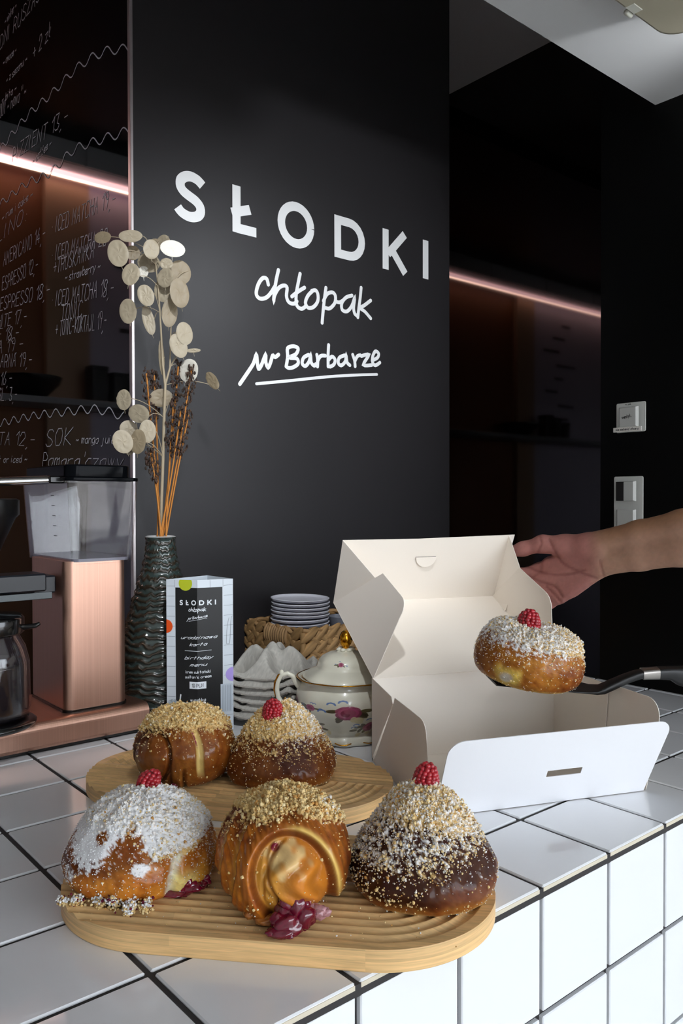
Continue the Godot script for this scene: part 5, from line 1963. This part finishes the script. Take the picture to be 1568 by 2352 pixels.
func pastries() -> void:
	var V := func(a: Array) -> PackedVector2Array:
		var q := PackedVector2Array()
		for e in a:
			q.append(Vector2(e[0], e[1]))
		return q
	var dome: PackedVector2Array = V.call([[0, 1.0], [0.22, 0.985], [0.46, 0.92], [0.70, 0.77], [0.88, 0.56], [0.98, 0.34], [1.0, 0.19], [0.94, 0.06], [0.80, 0.004], [0.4, 0.0], [0.0, 0.0]])
	var cone: PackedVector2Array = V.call([[0, 1.0], [0.18, 0.985], [0.38, 0.90], [0.60, 0.72], [0.80, 0.52], [0.95, 0.33], [1.0, 0.19], [0.95, 0.07], [0.84, 0.006], [0.4, 0.0], [0.0, 0.0]])
	var bun_group := "round sweet buns with crumble"
	var mixc := func(a: Color, z: Color, k: float) -> Color: return a.lerp(z, clampf(k, 0.0, 1.0))

	# --- powdered bun, front left
	var p1 := Vector3(-0.0787, 0.0235, -0.311)
	var t := thing("sweet_bun", "golden bun under thick powdered sugar with cherry filling leaking out, front left", "sweet bun", p1, bun_group)
	pastry(t, {"r": 0.0905, "h": 0.098, "prof": dome, "seed": 101, "ce": 0.927, "se": 0.375, "lump": 0.05, "gloss": 0.45, "tries": 26000, "grains": 0.9,
		"crust": func(s, h, n):
			var c := Color(0.56, 0.185, 0.022)
			c = mixc.call(c, Color(0.66, 0.30, 0.04), smoothstep(0.25, 0.75, s.x) * smoothstep(0.5, 0.1, h))
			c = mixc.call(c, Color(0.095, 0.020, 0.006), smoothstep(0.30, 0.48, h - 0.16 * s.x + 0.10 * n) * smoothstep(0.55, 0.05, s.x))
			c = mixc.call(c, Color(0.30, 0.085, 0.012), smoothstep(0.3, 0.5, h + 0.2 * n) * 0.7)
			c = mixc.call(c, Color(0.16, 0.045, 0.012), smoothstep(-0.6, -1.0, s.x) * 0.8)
			var seam: float = absf(s.x - 0.585 - 0.20 * s.y)
			c = mixc.call(c, Color(0.72, 0.62, 0.45), smoothstep(0.075, 0.03, seam) * smoothstep(0.65, 0.5, h) * smoothstep(-0.1, 0.3, s.z))
			c = mixc.call(c, Color(0.80, 0.62, 0.22), smoothstep(0.15, 0.08, absf(s.x - 0.72 - 0.2 * s.y)) * smoothstep(0.38, 0.2, h) * smoothstep(0.0, 0.3, s.z) * 0.8)
			return c,
		"topping": func(s, h, n):
			var k: float = smoothstep(0.62, 0.85, h) * 0.75
			k = maxf(k, smoothstep(0.42, 0.55, h) * smoothstep(0.15, 0.45, s.x) * smoothstep(0.95, 0.75, s.x) * 0.95)
			return k,
		"sugar": func(s, h, n):
			var edge: float = 0.62 + 0.17 * sin(s.x * 6.0 + 1.0) - 0.17 * smoothstep(-0.2, -0.8, s.x) - 0.13 * smoothstep(0.0, 0.3, s.x)
			var k: float = smoothstep(edge - 0.16, edge + 0.16, h + 0.10 * n)
			k *= 1.0 - 0.75 * smoothstep(0.14, 0.04, Vector2(s.x + 0.33, (h - 0.70) * 1.3).length())
			k = maxf(k, smoothstep(0.16, 0.05, Vector2(s.x - 0.20, (h - 0.42) * 1.5).length()))
			k = maxf(k, 0.56 * smoothstep(0.14, 0.05, Vector2(s.x + 0.74, (h - 0.28)).length()))
			k *= 1.0 - 0.8 * smoothstep(0.30, 0.5, s.x) * smoothstep(0.60, 0.5, h)
			return maxf(k, 0.22 * smoothstep(0.05, 0.3, h)),
		"bump": func(s, h, c):
			var seam: float = absf(s.x - 0.585 - 0.20 * s.y)
			return [-0.006 * smoothstep(0.10, 0.0, seam) * smoothstep(0.62, 0.45, h) * smoothstep(-0.1, 0.3, s.z), c]})
	jam("cherry_filling", [[place_on(Vector3.ZERO, 0.058, 0.010, 0.052), Vector3(0.012, 0.013, 0.010)], [place_on(Vector3.ZERO, 0.066, 0.007, 0.052), Vector3(0.014, 0.008, 0.010)], [place_on(Vector3.ZERO, 0.078, 0.006, 0.036), Vector3(0.012, 0.007, 0.010)], [place_on(Vector3.ZERO, 0.050, 0.004, 0.062), Vector3(0.014, 0.004, 0.008)]], t, Color(0.17, 0.004, 0.022), 5)

	# --- filled roll, front middle
	var p2 := Vector3(0.0192, 0.0235, -0.1554)
	t = thing("filled_roll", "golden wrapped roll with cherry filling spilling from its open end, front middle", "sweet roll", p2, "wrapped rolls with crumble")
	var roll_dome: PackedVector2Array = V.call([[0, 1.0], [0.3, 0.985], [0.6, 0.91], [0.85, 0.74], [0.97, 0.56], [1.0, 0.42], [0.96, 0.26], [0.84, 0.10], [0.66, 0.01], [0.4, 0.0], [0.0, 0.0]])
	var mouth := func(s: Vector3) -> float: return Vector2((s.x - 0.20 - 0.10 * (0.25 - s.y)) / 0.57, (s.y - 0.20) / 0.64).length()
	pastry(t, {"r": 0.0800, "h": 0.116, "prof": roll_dome, "seed": 131, "ce": 0.917, "se": 0.399, "sf": 1.12, "sx": 0.97, "lump": 0.035, "gloss": 0.6, "nu": 400, "nv": 250, "tries": 34000, "big": 0.0026, "grains": 0.06,
		"crust": func(s, h, n):
			var c := Color(0.44, 0.128, 0.012)
			c = mixc.call(c, Color(0.15, 0.036, 0.008), smoothstep(0.62, 1.05, s.y + 0.2 * n))
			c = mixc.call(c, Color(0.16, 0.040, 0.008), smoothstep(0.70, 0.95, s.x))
			c = mixc.call(c, Color(0.24, 0.065, 0.010), smoothstep(-0.35, -0.15, s.x + 0.3 * n) * smoothstep(0.4, 0.8, s.y) * 0.6)
			c = mixc.call(c, Color(0.10, 0.025, 0.008), smoothstep(0.08, 0.0, h))
			return c,
		"topping": func(s, h, n):
			var low: float = 1.00 + 0.05 * sin(s.x * 7.0) + 0.16 * smoothstep(-0.2, -0.9, s.x) + 0.05 * s.x * s.x
			var k: float = smoothstep(low - 0.13, low + 0.10, s.y + 0.10 * n) * smoothstep(1.0, 0.8, absf(s.x))
			return maxf(k, 0.16 * smoothstep(0.55, 0.9, s.y) * smoothstep(-0.05, -0.4, s.x) + 0.22 * smoothstep(0.75, 1.0, s.y)),
		"sugar": func(s, h, n): return 0.22 * smoothstep(0.4, 0.7, s.x) * smoothstep(0.7, 0.95, s.y),
		"bump": func(s, h, c):
			var d := 0.0
			if s.z < -0.1:
				return [0.0, c]
			var m: float = mouth.call(s)
			var low := smoothstep(1.15, 0.9, s.y)
			# the opening: a rounded lip, a step down behind it and the bulging inner end
			d += 0.0030 * smoothstep(1.30, 1.10, m) * smoothstep(0.94, 1.02, m) * low
			d -= 0.0095 * smoothstep(1.0, 0.91, m)
			d += 0.0125 * smoothstep(0.93, 0.15, m)
			var lip := smoothstep(0.09, 0.02, absf(m - 1.035))
			c = mixc.call(c, Color(0.72, 0.47, 0.12), lip * smoothstep(0.02, 0.35, s.x) * smoothstep(-0.1, 0.2, s.y))
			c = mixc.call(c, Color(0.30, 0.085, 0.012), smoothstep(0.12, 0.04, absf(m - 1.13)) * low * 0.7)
			c = mixc.call(c, Color(0.50, 0.165, 0.018), smoothstep(0.97, 0.88, m))
			c = mixc.call(c, Color(0.60, 0.27, 0.04), smoothstep(0.97, 0.88, m) * smoothstep(0.25, -0.1, s.x))
			c = mixc.call(c, Color(0.70, 0.52, 0.24), smoothstep(0.30, 0.12, Vector2((s.x - 0.10) / 1.2, (s.y - 0.52)).length() + 0.12 * sin(s.x * 23.0) * sin(s.y * 19.0)) * smoothstep(0.95, 0.85, m) * 0.7)
			c = mixc.call(c, Color(0.22, 0.012, 0.030), smoothstep(0.08, 0.05, Vector2(s.x + 0.05, s.y - 0.64).length()))
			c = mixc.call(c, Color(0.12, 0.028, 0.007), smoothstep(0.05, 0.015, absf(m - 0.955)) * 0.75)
			d += 0.0016 * sin(s.x * 17.0 + 3.0 * sin(s.y * 9.0)) * smoothstep(0.9, 0.6, m)
			c = c * (1.0 + 0.22 * sin(s.x * 17.0 + 3.0 * sin(s.y * 9.0)) * smoothstep(0.9, 0.6, m))
			# creases of the inner end
			var cr: float = absf(s.x + 0.02 + 0.12 * sin(s.y * 5.0))
			d -= 0.0045 * smoothstep(0.07, 0.0, cr) * smoothstep(0.92, 0.75, m)
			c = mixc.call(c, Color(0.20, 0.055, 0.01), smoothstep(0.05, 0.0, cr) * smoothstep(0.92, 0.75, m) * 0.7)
			var c2: float = absf(s.x + 0.22 - 0.10 * s.y)
			d -= 0.0035 * smoothstep(0.05, 0.0, c2) * smoothstep(0.93, 0.8, m)
			# two older wraps on the left
			var xa: float = s.x + 0.60 - 0.42 * pow(clampf(s.y - 0.45, 0.0, 1.0), 1.5) + 0.22 * clampf(0.1 - s.y, -0.2, 0.6)
			var xb: float = s.x + 0.82 - 0.30 * pow(clampf(s.y - 0.55, 0.0, 1.0), 1.3) + 0.12 * clampf(0.2 - s.y, -0.3, 0.6)
			for w in [[xa, 0.0042, 0.45], [xb, 0.0050, 0.75]]:
				var x: float = w[0]
				d -= w[1] * smoothstep(0.0, -0.025, x) * smoothstep(-0.30, -0.06, x)
				c = mixc.call(c, Color(0.62, 0.36, 0.07), smoothstep(0.0, -0.02, x) * smoothstep(-0.13, -0.03, x) * w[2] * smoothstep(1.1, 0.7, s.y))
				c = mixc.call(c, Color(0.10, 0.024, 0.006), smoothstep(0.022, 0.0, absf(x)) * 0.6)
			# fine streaks of the stretched dough, running down to the tip
			var st := sin((s.x * 1.0 + 0.35 * s.y * s.y - 0.1 * s.y) * 70.0)
			d += 0.00045 * st * smoothstep(1.0, 1.15, m) * low
			c = c * (1.0 + 0.10 * st * smoothstep(1.0, 1.15, m) * low)
			return [d, c]})
	jam("cherry_filling", [[place_on(Vector3.ZERO, 0.016, 0.040, 0.066), Vector3(0.014, 0.018, 0.012)], [place_on(Vector3.ZERO, 0.013, 0.022, 0.072), Vector3(0.016, 0.020, 0.014)], [place_on(Vector3.ZERO, 0.010, 0.010, 0.082), Vector3(0.016, 0.012, 0.013)], [place_on(Vector3.ZERO, 0.026, 0.012, 0.074), Vector3(0.014, 0.013, 0.012)], [place_on(Vector3.ZERO, 0.004, 0.005, 0.090), Vector3(0.014, 0.006, 0.009)]], t, Color(0.125, 0.002, 0.016), 8)
	jam("torn_dough", [[place_on(Vector3.ZERO, -0.024, 0.014, 0.057), Vector3(0.017, 0.012, 0.013)], [place_on(Vector3.ZERO, -0.012, 0.008, 0.07), Vector3(0.014, 0.005, 0.009)]], t, Color(0.36, 0.120, 0.018), 12, 0.4, 4)
	jam("soaked_crumb", [[place_on(Vector3.ZERO, 0.027, 0.024, 0.069), Vector3(0.007, 0.006, 0.005)], [place_on(Vector3.ZERO, 0.042, 0.013, 0.063), Vector3(0.011, 0.007, 0.008)]], t, Color(0.42, 0.20, 0.22), 15, 0.6, 9)

	# --- dark bun, front right
	var p3 := Vector3(0.1589, 0.0235, -0.0688)
	t = thing("sweet_bun", "darkest brown bun with coarse crumble, front right at the end of the front board", "sweet bun", p3, bun_group)
	pastry(t, {"r": 0.0870, "h": 0.116, "prof": cone, "seed": 161, "ce": 0.922, "se": 0.387, "lump": 0.045, "gloss": 0.4, "tries": 42000, "grains": 0.40,
		"crust": func(s, h, n):
			var c := Color(0.048, 0.013, 0.005)
			c = mixc.call(c, Color(0.145, 0.042, 0.016), smoothstep(0.36, 0.18, h + 0.08 * n) * smoothstep(-0.1, 0.3, s.x))
			c = mixc.call(c, Color(0.30, 0.105, 0.020), smoothstep(0.16, 0.06, h + 0.04 * n))
			c = mixc.call(c, Color(0.56, 0.35, 0.13), smoothstep(0.055, 0.02, h + 0.02 * n))
			return c,
		"topping": func(s, h, n):
			var k: float = smoothstep(0.42, 0.95, h + 0.12 * s.x) * 0.95
			k = maxf(k, 0.42 * smoothstep(0.22, 0.42, h - 0.14 * smoothstep(0.0, 0.6, s.x)))
			k = maxf(k, 0.26 * smoothstep(0.06, 0.14, h) * smoothstep(0.15, -0.3, s.x))
			return k,
		"sugar": func(s, h, n):
			return 0.30 * smoothstep(0.25, 0.6, h - 0.1 * s.x) + 0.14 * smoothstep(0.1, 0.4, s.y + 0.3)})

	# --- bun on the rear board
	var p4 := Vector3(0.2521, 0.0235, -0.4810)
	t = thing("sweet_bun", "brown bun with fine crumble on the rear board beside the other roll", "sweet bun", p4, bun_group)
	pastry(t, {"r": 0.0915, "h": 0.116, "prof": cone, "seed": 191, "ce": 0.958, "se": 0.288, "lump": 0.05, "gloss": 0.4, "tries": 30000, "grains": 0.45,
		"crust": func(s, h, n):
			var c := Color(0.17, 0.048, 0.010)
			c = mixc.call(c, Color(0.075, 0.022, 0.013), smoothstep(0.50, 0.15, Vector2(s.x - 0.30, s.y - 0.35).length() + 0.15 * n))
			c = mixc.call(c, Color(0.30, 0.10, 0.018), smoothstep(0.20, 0.05, h))
			c = mixc.call(c, Color(0.58, 0.38, 0.16), smoothstep(0.05, 0.02, h))
			return c,
		"topping": func(s, h, n):
			var k: float = smoothstep(0.50, 0.78, h) * 0.98
			return maxf(k, 0.30 * smoothstep(0.28, 0.5, h) + 0.08 * smoothstep(0.05, 0.2, h)),
		"sugar": func(s, h, n): return 0.32 * smoothstep(0.4, 0.7, h) * smoothstep(-0.3, 0.4, s.x) + 0.08})

	# --- roll on the rear board
	var p5 := Vector3(0.1307, 0.0235, -0.5813)
	t = thing("filled_roll", "darker glossy wrapped roll on the rear board, split with pale dough showing", "sweet roll", p5, "wrapped rolls with crumble")
	var eye := func(s: Vector3) -> float: return Vector2((s.x + 0.50) / 0.42, (s.y - 0.36) / 0.52).length()
	pastry(t, {"r": 0.0815, "h": 0.112, "prof": roll_dome, "seed": 221, "ce": 0.959, "se": 0.285, "sf": 1.08, "lump": 0.05, "gloss": 0.7, "nu": 320, "nv": 190, "tries": 22000, "big": 0.0024, "grains": 0.05,
		"crust": func(s, h, n):
			var c := Color(0.24, 0.068, 0.010)
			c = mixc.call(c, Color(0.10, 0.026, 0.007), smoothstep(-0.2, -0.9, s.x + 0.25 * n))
			c = mixc.call(c, Color(0.36, 0.13, 0.022), smoothstep(0.3, 0.0, absf(s.x - 0.2)) * smoothstep(0.5, 0.1, s.y))
			return c,
		"topping": func(s, h, n):
			var k: float = smoothstep(0.72, 1.0, s.y + 0.15 * n) * smoothstep(1.0, 0.7, absf(s.x)) * 0.95
			return maxf(k, 0.26 * smoothstep(0.25, 0.7, s.y)),
		"sugar": func(s, h, n): return 0.05,
		"bump": func(s, h, c):
			if s.z < -0.1:
				return [0.0, c]
			var d := 0.0
			var m: float = eye.call(s)
			d -= 0.0065 * smoothstep(1.12, 1.0, m) * smoothstep(0.86, 0.98, m)
			d += 0.006 * smoothstep(0.95, 0.2, m)
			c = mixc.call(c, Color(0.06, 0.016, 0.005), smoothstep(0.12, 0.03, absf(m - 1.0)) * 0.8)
			c = mixc.call(c, Color(0.27, 0.085, 0.014), smoothstep(0.7, 0.2, m) * 0.7)
			# the split on the right: pale dough, a stripe of filling
			var x: float = s.x - (0.47 - 0.58 * pow(maxf(s.y - 0.35, 0.0), 2.0))
			var band := smoothstep(1.02, 0.85, s.y) * smoothstep(-0.05, 0.15, s.y)
			d -= 0.006 * smoothstep(0.09, 0.0, absf(x)) * band
			c = mixc.call(c, Color(0.72, 0.52, 0.18), smoothstep(0.075, 0.045, absf(x)) * band)
			c = mixc.call(c, Color(0.25, 0.02, 0.06), smoothstep(0.03, 0.012, absf(x + 0.035)) * band * smoothstep(0.5, 0.65, s.y))
			# folds at the lower end
			for w in [-0.10, 0.16]:
				var q: float = s.x - w - 0.1 * s.y
				d -= 0.006 * smoothstep(0.07, 0.0, absf(q)) * smoothstep(0.25, 0.0, s.y)
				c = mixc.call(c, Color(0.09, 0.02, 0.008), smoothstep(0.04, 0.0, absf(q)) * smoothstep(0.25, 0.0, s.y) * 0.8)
			return [d, c]})
	jam("cherry_filling", [[place_on(Vector3.ZERO, -0.003, 0.008, 0.086), Vector3(0.007, 0.009, 0.006)]], t, Color(0.15, 0.012, 0.03), 23)

	# --- bun held over the box
	var p6 := Vector3(0.594, 0.172, -0.250)
	t = thing("sweet_bun", "light brown bun held on the spatula above the open box", "sweet bun", p6, bun_group)
	t.rotation = Vector3(0, 0, 0)
	t.transform.basis = Basis(VF, -0.15) * Basis(VR, 0.12)
	var puck: PackedVector2Array = V.call([[0, 0.94], [0.2, 0.97], [0.45, 1.0], [0.68, 0.95], [0.86, 0.80], [0.97, 0.58], [1.0, 0.38], [0.93, 0.16], [0.80, 0.03], [0.55, 0.0], [0.0, 0.0]])
	pastry(t, {"r": 0.0925, "h": 0.090, "prof": puck, "seed": 251, "ce": 0.983, "se": 0.181, "lump": 0.05, "gloss": 0.35, "tries": 28000, "grains": 0.6,
		"crust": func(s, h, n):
			var c := Color(0.38, 0.135, 0.020)
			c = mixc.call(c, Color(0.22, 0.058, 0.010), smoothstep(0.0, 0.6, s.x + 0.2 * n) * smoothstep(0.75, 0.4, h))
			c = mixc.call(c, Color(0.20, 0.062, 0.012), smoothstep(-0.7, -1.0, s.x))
			c = mixc.call(c, Color(0.70, 0.46, 0.10), smoothstep(0.26, 0.14, absf(s.x + 0.52)) * smoothstep(0.50, 0.3, h) * smoothstep(0.0, 0.3, s.z))
			c = mixc.call(c, Color(0.62, 0.52, 0.42), smoothstep(0.13, 0.06, Vector2(s.x + 0.54, (h - 0.22) * 1.0).length()) * smoothstep(0.0, 0.3, s.z))
			c = mixc.call(c, Color(0.60, 0.36, 0.09), smoothstep(0.10, 0.03, h + 0.03 * n))
			return c,
		"topping": func(s, h, n):
			var k: float = smoothstep(0.66, 0.88, h + 0.10 * s.x) * 0.8
			return maxf(k, 0.20 * smoothstep(0.40, 0.6, h)),
		"sugar": func(s, h, n):
			var k: float = smoothstep(0.55, 0.85, h + 0.1 * n) * (0.40 - 0.18 * smoothstep(0.2, 0.8, s.x))
			return k + 0.18 * smoothstep(0.25, 0.55, h)})

	# --- raspberries
	raspberry("slightly bent raspberry on the sugar-dusted bun at the left", Vector3(-0.0665, 0.116, -0.326), 0.0145, Vector3(0.25, 0.4, -0.35), 1, 0.25)
	raspberry("raspberry on the darkest bun at the right of the front board", Vector3(0.168, 0.136, -0.074), 0.0152, Vector3(0.1, 0.0, -0.12), 2)
	raspberry("raspberry on the bun of the rear board", Vector3(0.2285, 0.1255, -0.472), 0.0165, Vector3(0.22, 0.2, 0.15), 3)
	raspberry("raspberry on the bun held over the open box", Vector3(0.601, 0.2535, -0.2495), 0.0195, Vector3(0.10, 0.5, -0.10), 4)

	# --- what has fallen off
	var cl := thing("fallen_crumble", "clump of sugared crumble and jam fallen off the powdered bun onto the board", "crumbs", Vector3(-0.158, 0.0235, -0.246))
	var big := []
	for q in [[-0.012, 0.004, -0.040, 0.008], [0.006, 0.006, -0.020, 0.009], [0.016, 0.008, -0.004, 0.010], [0.028, 0.006, 0.012, 0.009], [0.040, 0.006, 0.024, 0.008], [-0.024, 0.003, -0.052, 0.006], [0.022, 0.004, 0.018, 0.006]]:
		for i in 230:
			var d := Vector3(rng.randfn(), rng.randfn(), rng.randfn()) * 0.42
			var c := crumb_colour()
			if d.y > 0.05 + 0.25 * sin(q[2] * 300.0) and rng.randf() < 0.75:
				c = Color(0.92, 0.92, 0.93)
			if rng.randf() < 0.12:
				c = Color(0.16, 0.02, 0.04)
			var pp: Vector3 = Vector3(q[0], q[1], q[2]) + d * q[3]
			pp.y = maxf(pp.y, 0.001)
			big.append([pp, rng.randf_range(0.0006, 0.0017), c])
	scatter("clump", big, M.crumb, cl)
	cl.set_meta("kind", "stuff")
	var few := thing("scattered_crumbs", "tiny loose crumbs scattered over the front board", "crumbs", Vector3(0, 0.0235, -0.15))
	var sm := []
	for i in 150:
		var a := rng.randf_range(-0.36, 0.10)
		var bb := rng.randf_range(0.035, 0.15)
		var q := Vector3(0.665 * a + 0.747 * bb, 0.0, 0.747 * a - 0.665 * bb)
		sm.append([Vector3(q.x, rng.randf_range(-0.002, 0.0006), q.z + 0.15), rng.randf_range(0.0004, 0.0011), crumb_colour() if rng.randf() < 0.7 else Color(0.9, 0.9, 0.9)])
	scatter("crumb", sm, M.crumb, few)
	few.set_meta("kind", "stuff")

# ---------------------------------------------------------------- the person's arm and hand
func person() -> void:
	var cam := Vector3(-0.5186, 0.4773, 0.5882)
	var P := func(x: float, y: float, d: float) -> Vector3: return cam - VF * d + VR * ((x - 784.0) / 1845.9 * d) + Vector3.UP * ((1146.0 - y) / 1845.9 * d)
	var o := Vector3(0.98, 0.35, -0.33)
	var bones := []      # a, b, ra, rb
	var add := func(a: Vector3, z: Vector3, ra: float, rb: float) -> void: bones.append([a - o, z - o, ra, rb])
	# forearm: an oval of two strands, from beyond the frame to the wrist
	var up := Vector3(0, 1, 0)
	var w: Vector3 = P.call(1382, 1272, 1.685)
	var f1: Vector3 = P.call(1470, 1255, 1.63)
	var f2: Vector3 = P.call(1568, 1238, 1.57)
	var el: Vector3 = P.call(1760, 1205, 1.45)
	var ub: Vector3 = P.call(1900, 1150, 1.40)
	for s in [1.0, -1.0]:
		add.call(ub + up * 0.012 * s, el + up * 0.014 * s, 0.046, 0.044)
		add.call(el + up * 0.016 * s, f2 + up * 0.0205 * s, 0.042, 0.0345)
		add.call(f2 + up * 0.0205 * s, f1 + up * 0.0190 * s, 0.0345, 0.0315)
		add.call(f1 + up * 0.0190 * s, w + up * 0.0190 * s, 0.0315, 0.0285)
	# the back and heel of the palm
	var kn := [P.call(1240, 1312, 1.800), P.call(1226, 1342, 1.800), P.call(1236, 1368, 1.795), P.call(1262, 1384, 1.785)]
	var wb := [w + up * 0.012, w + up * 0.0, w - up * 0.012, w - up * 0.021]
	var kr := [0.0170, 0.0175, 0.0165, 0.0145]
	for i in 4:
		add.call(wb[i], kn[i], 0.0255, kr[i])
	add.call(w - up * 0.016, P.call(1312, 1350, 1.745), 0.025, 0.021)
	add.call(P.call(1330, 1330, 1.735), P.call(1285, 1372, 1.765), 0.022, 0.016)
	# thumb with its mound
	var tb: Vector3 = P.call(1352, 1256, 1.70)
	var t1: Vector3 = P.call(1298, 1256, 1.735)
	var t2: Vector3 = P.call(1246, 1251, 1.760)
	var t3: Vector3 = P.call(1202, 1262, 1.785)
	var t4: Vector3 = P.call(1170, 1270, 1.800)
	add.call(w + up * 0.010, tb, 0.031, 0.027)
	add.call(tb, t1, 0.0265, 0.0240)
	add.call(P.call(1322, 1290, 1.735), P.call(1262, 1296, 1.775), 0.024, 0.014)
	add.call(t1, t2, 0.0235, 0.0185)
	add.call(t2, t3, 0.0180, 0.0150)
	add.call(t3, t4, 0.0150, 0.0120)
	# four fingers bent behind the box lid
	var fingers := [[[1192, 1322, 1.822], [1150, 1330, 1.826], [1120, 1336, 1.812]], [[1178, 1358, 1.820], [1135, 1372, 1.824], [1106, 1380, 1.810]], [[1192, 1392, 1.815], [1152, 1408, 1.818], [1126, 1418, 1.806]], [[1226, 1408, 1.803], [1196, 1424, 1.806], [1176, 1432, 1.797]]]
	for i in 4:
		var prev: Vector3 = kn[i]
		var rr: float = kr[i] * 0.92
		for q in fingers[i]:
			var nx: Vector3 = P.call(q[0], q[1], q[2])
			add.call(prev, nx, rr, rr * 0.88)
			rr *= 0.88
			prev = nx
	# field on a grid; surface nets
	var h := 0.0034
	var lo := Vector3.ONE * 9.0
	var hi := Vector3.ONE * -9.0
	for q in bones:
		for e in 2:
			var r: float = q[2 + e] + 0.012
			lo = lo.min(q[e] - Vector3.ONE * r)
			hi = hi.max(q[e] + Vector3.ONE * r)
	var nx := int((hi.x - lo.x) / h) + 2
	var ny := int((hi.y - lo.y) / h) + 2
	var nz := int((hi.z - lo.z) / h) + 2
	var F := PackedFloat32Array()
	F.resize(nx * ny * nz)
	F.fill(0.02)
	var k := 0.011
	for q in bones:
		var a: Vector3 = q[0]
		var d: Vector3 = q[1] - a
		var dd := maxf(d.length_squared(), 1e-8)
		var ra: float = q[2]
		var rb: float = q[3]
		var mg := maxf(ra, rb) + 0.016
		var c0: Vector3 = (a.min(q[1]) - Vector3.ONE * mg - lo) / h
		var c1: Vector3 = (a.max(q[1]) + Vector3.ONE * mg - lo) / h
		for z in range(maxi(0, int(c0.z)), mini(nz - 1, int(c1.z) + 1)):
			for y in range(maxi(0, int(c0.y)), mini(ny - 1, int(c1.y) + 1)):
				var at := (z * ny + y) * nx
				for x in range(maxi(0, int(c0.x)), mini(nx - 1, int(c1.x) + 1)):
					var p := lo + Vector3(x, y, z) * h - a
					var tt := clampf(p.dot(d) / dd, 0.0, 1.0)
					var v := (p - d * tt).length() - lerpf(ra, rb, tt)
					var old := F[at + x]
					var hh := clampf(0.5 + 0.5 * (old - v) / k, 0.0, 1.0)
					F[at + x] = lerpf(old, v, hh) - k * hh * (1.0 - hh)
	# creases of the palm
	var crease := [[[1205, 1300], [1250, 1318], [1300, 1322], [1345, 1312]], [[1200, 1318], [1235, 1335], [1275, 1350], [1292, 1372]], [[1240, 1232], [1243, 1250], [1236, 1272]], [[1262, 1240], [1290, 1292], [1338, 1318], [1372, 1330]], [[1256, 1350], [1276, 1370], [1290, 1388]], [[1378, 1290], [1384, 1312], [1388, 1325]]]
	var cells := {}
	var b := B.new()
	var n1 := noise(301, 30.0, 3)
	var n2 := noise(302, 260.0, 2)
	var offs := [0, 1, nx, nx + 1, nx * ny, nx * ny + 1, nx * ny + nx, nx * ny + nx + 1]
	var crv := []
	for cs in crease:
		var l := PackedVector2Array()
		for q in cs:
			l.append(Vector2(q[0], q[1]))
		crv.append(smooth(l, 6))
	for z in nz - 1:
		for y in ny - 1:
			var row := (z * ny + y) * nx
			for x in nx - 1:
				var id := row + x
				if absf(F[id]) > h * 1.8:
					continue
				var inside := 0
				for e in 8:
					if F[id + offs[e]] < 0.0:
						inside += 1
				if inside == 0 or inside == 8:
					continue
				var sum := Vector3.ZERO
				var cnt := 0
				for e in [[0, 1], [2, 3], [4, 5], [6, 7], [0, 2], [1, 3], [4, 6], [5, 7], [0, 4], [1, 5], [2, 6], [3, 7]]:
					var va := F[id + offs[e[0]]]
					var vb := F[id + offs[e[1]]]
					if (va < 0.0) != (vb < 0.0):
						var tt := va / (va - vb)
						var pa := Vector3(e[0] & 1, (e[0] >> 1) & 1, e[0] >> 2)
						var pb := Vector3(e[1] & 1, (e[1] >> 1) & 1, e[1] >> 2)
						sum += pa.lerp(pb, tt)
						cnt += 1
				var p := lo + (Vector3(x, y, z) + sum / cnt) * h
				# skin: tanned on top of the forearm, redder in the palm
				var wp := p + o
				var rel := wp - cam
				var dep := -rel.dot(VF)
				var sx := 784.0 + rel.dot(VR) / dep * 1845.9
				var sy := 1146.0 - rel.y / dep * 1845.9
				var palm := smoothstep(1400.0, 1340.0, sx)
				var col := Color(0.45, 0.255, 0.175).lerp(Color(0.40, 0.165, 0.138), palm)
				col = col.lerp(Color(0.38, 0.195, 0.11), (1.0 - palm) * smoothstep(0.012, 0.05, wp.y - lerpf(0.356, 0.398, clampf((wp.z + 0.34) / 0.16, 0, 1.5))))
				col = col * (1.0 + 0.13 * n1.get_noise_3d(p.x * 3.0, p.y * 3.0, p.z * 3.0) + 0.05 * n2.get_noise_3d(p.x * 2, p.y * 2, p.z * 2))
				var cut := 0.0
				if palm > 0.0 or sx < 1400.0:
					for l in crv:
						for i in l.size() - 1:
							var cp := Geometry2D.get_closest_point_to_segment(Vector2(sx, sy), l[i], l[i + 1])
							cut = maxf(cut, smoothstep(5.0, 1.0, cp.distance_to(Vector2(sx, sy))))
				p += VF * -0.0016 * cut
				col = col.lerp(Color(0.17, 0.05, 0.042), cut * 0.55)
				b.col = col
				cells[id] = b.p(p)
	for id in cells:
		var x: int = id % nx
		var y: int = (id / nx) % ny
		var z: int = id / (nx * ny)
		for ax in 3:
			var st: int = [1, nx, nx * ny][ax]
			var u: int = [nx, nx * ny, 1][ax]
			var v: int = [nx * ny, 1, nx][ax]
			var va := F[id]
			var vb := F[id + st]
			if (va < 0.0) == (vb < 0.0):
				continue
			if cells.has(id - u) and cells.has(id - v) and cells.has(id - u - v):
				if va < 0.0:
					b.quad(cells[id - u - v], cells[id - v], cells[id], cells[id - u])
				else:
					b.quad(cells[id - u - v], cells[id - u], cells[id], cells[id - v])
	var t := thing("person", "person's bare right forearm and hand holding the box lid open from behind", "person", o)
	var sk := vmat(0.55, 0.4)
	sk.subsurf_scatter_enabled = true
	sk.subsurf_scatter_strength = 0.10
	part("arm_and_hand", b, sk, t)
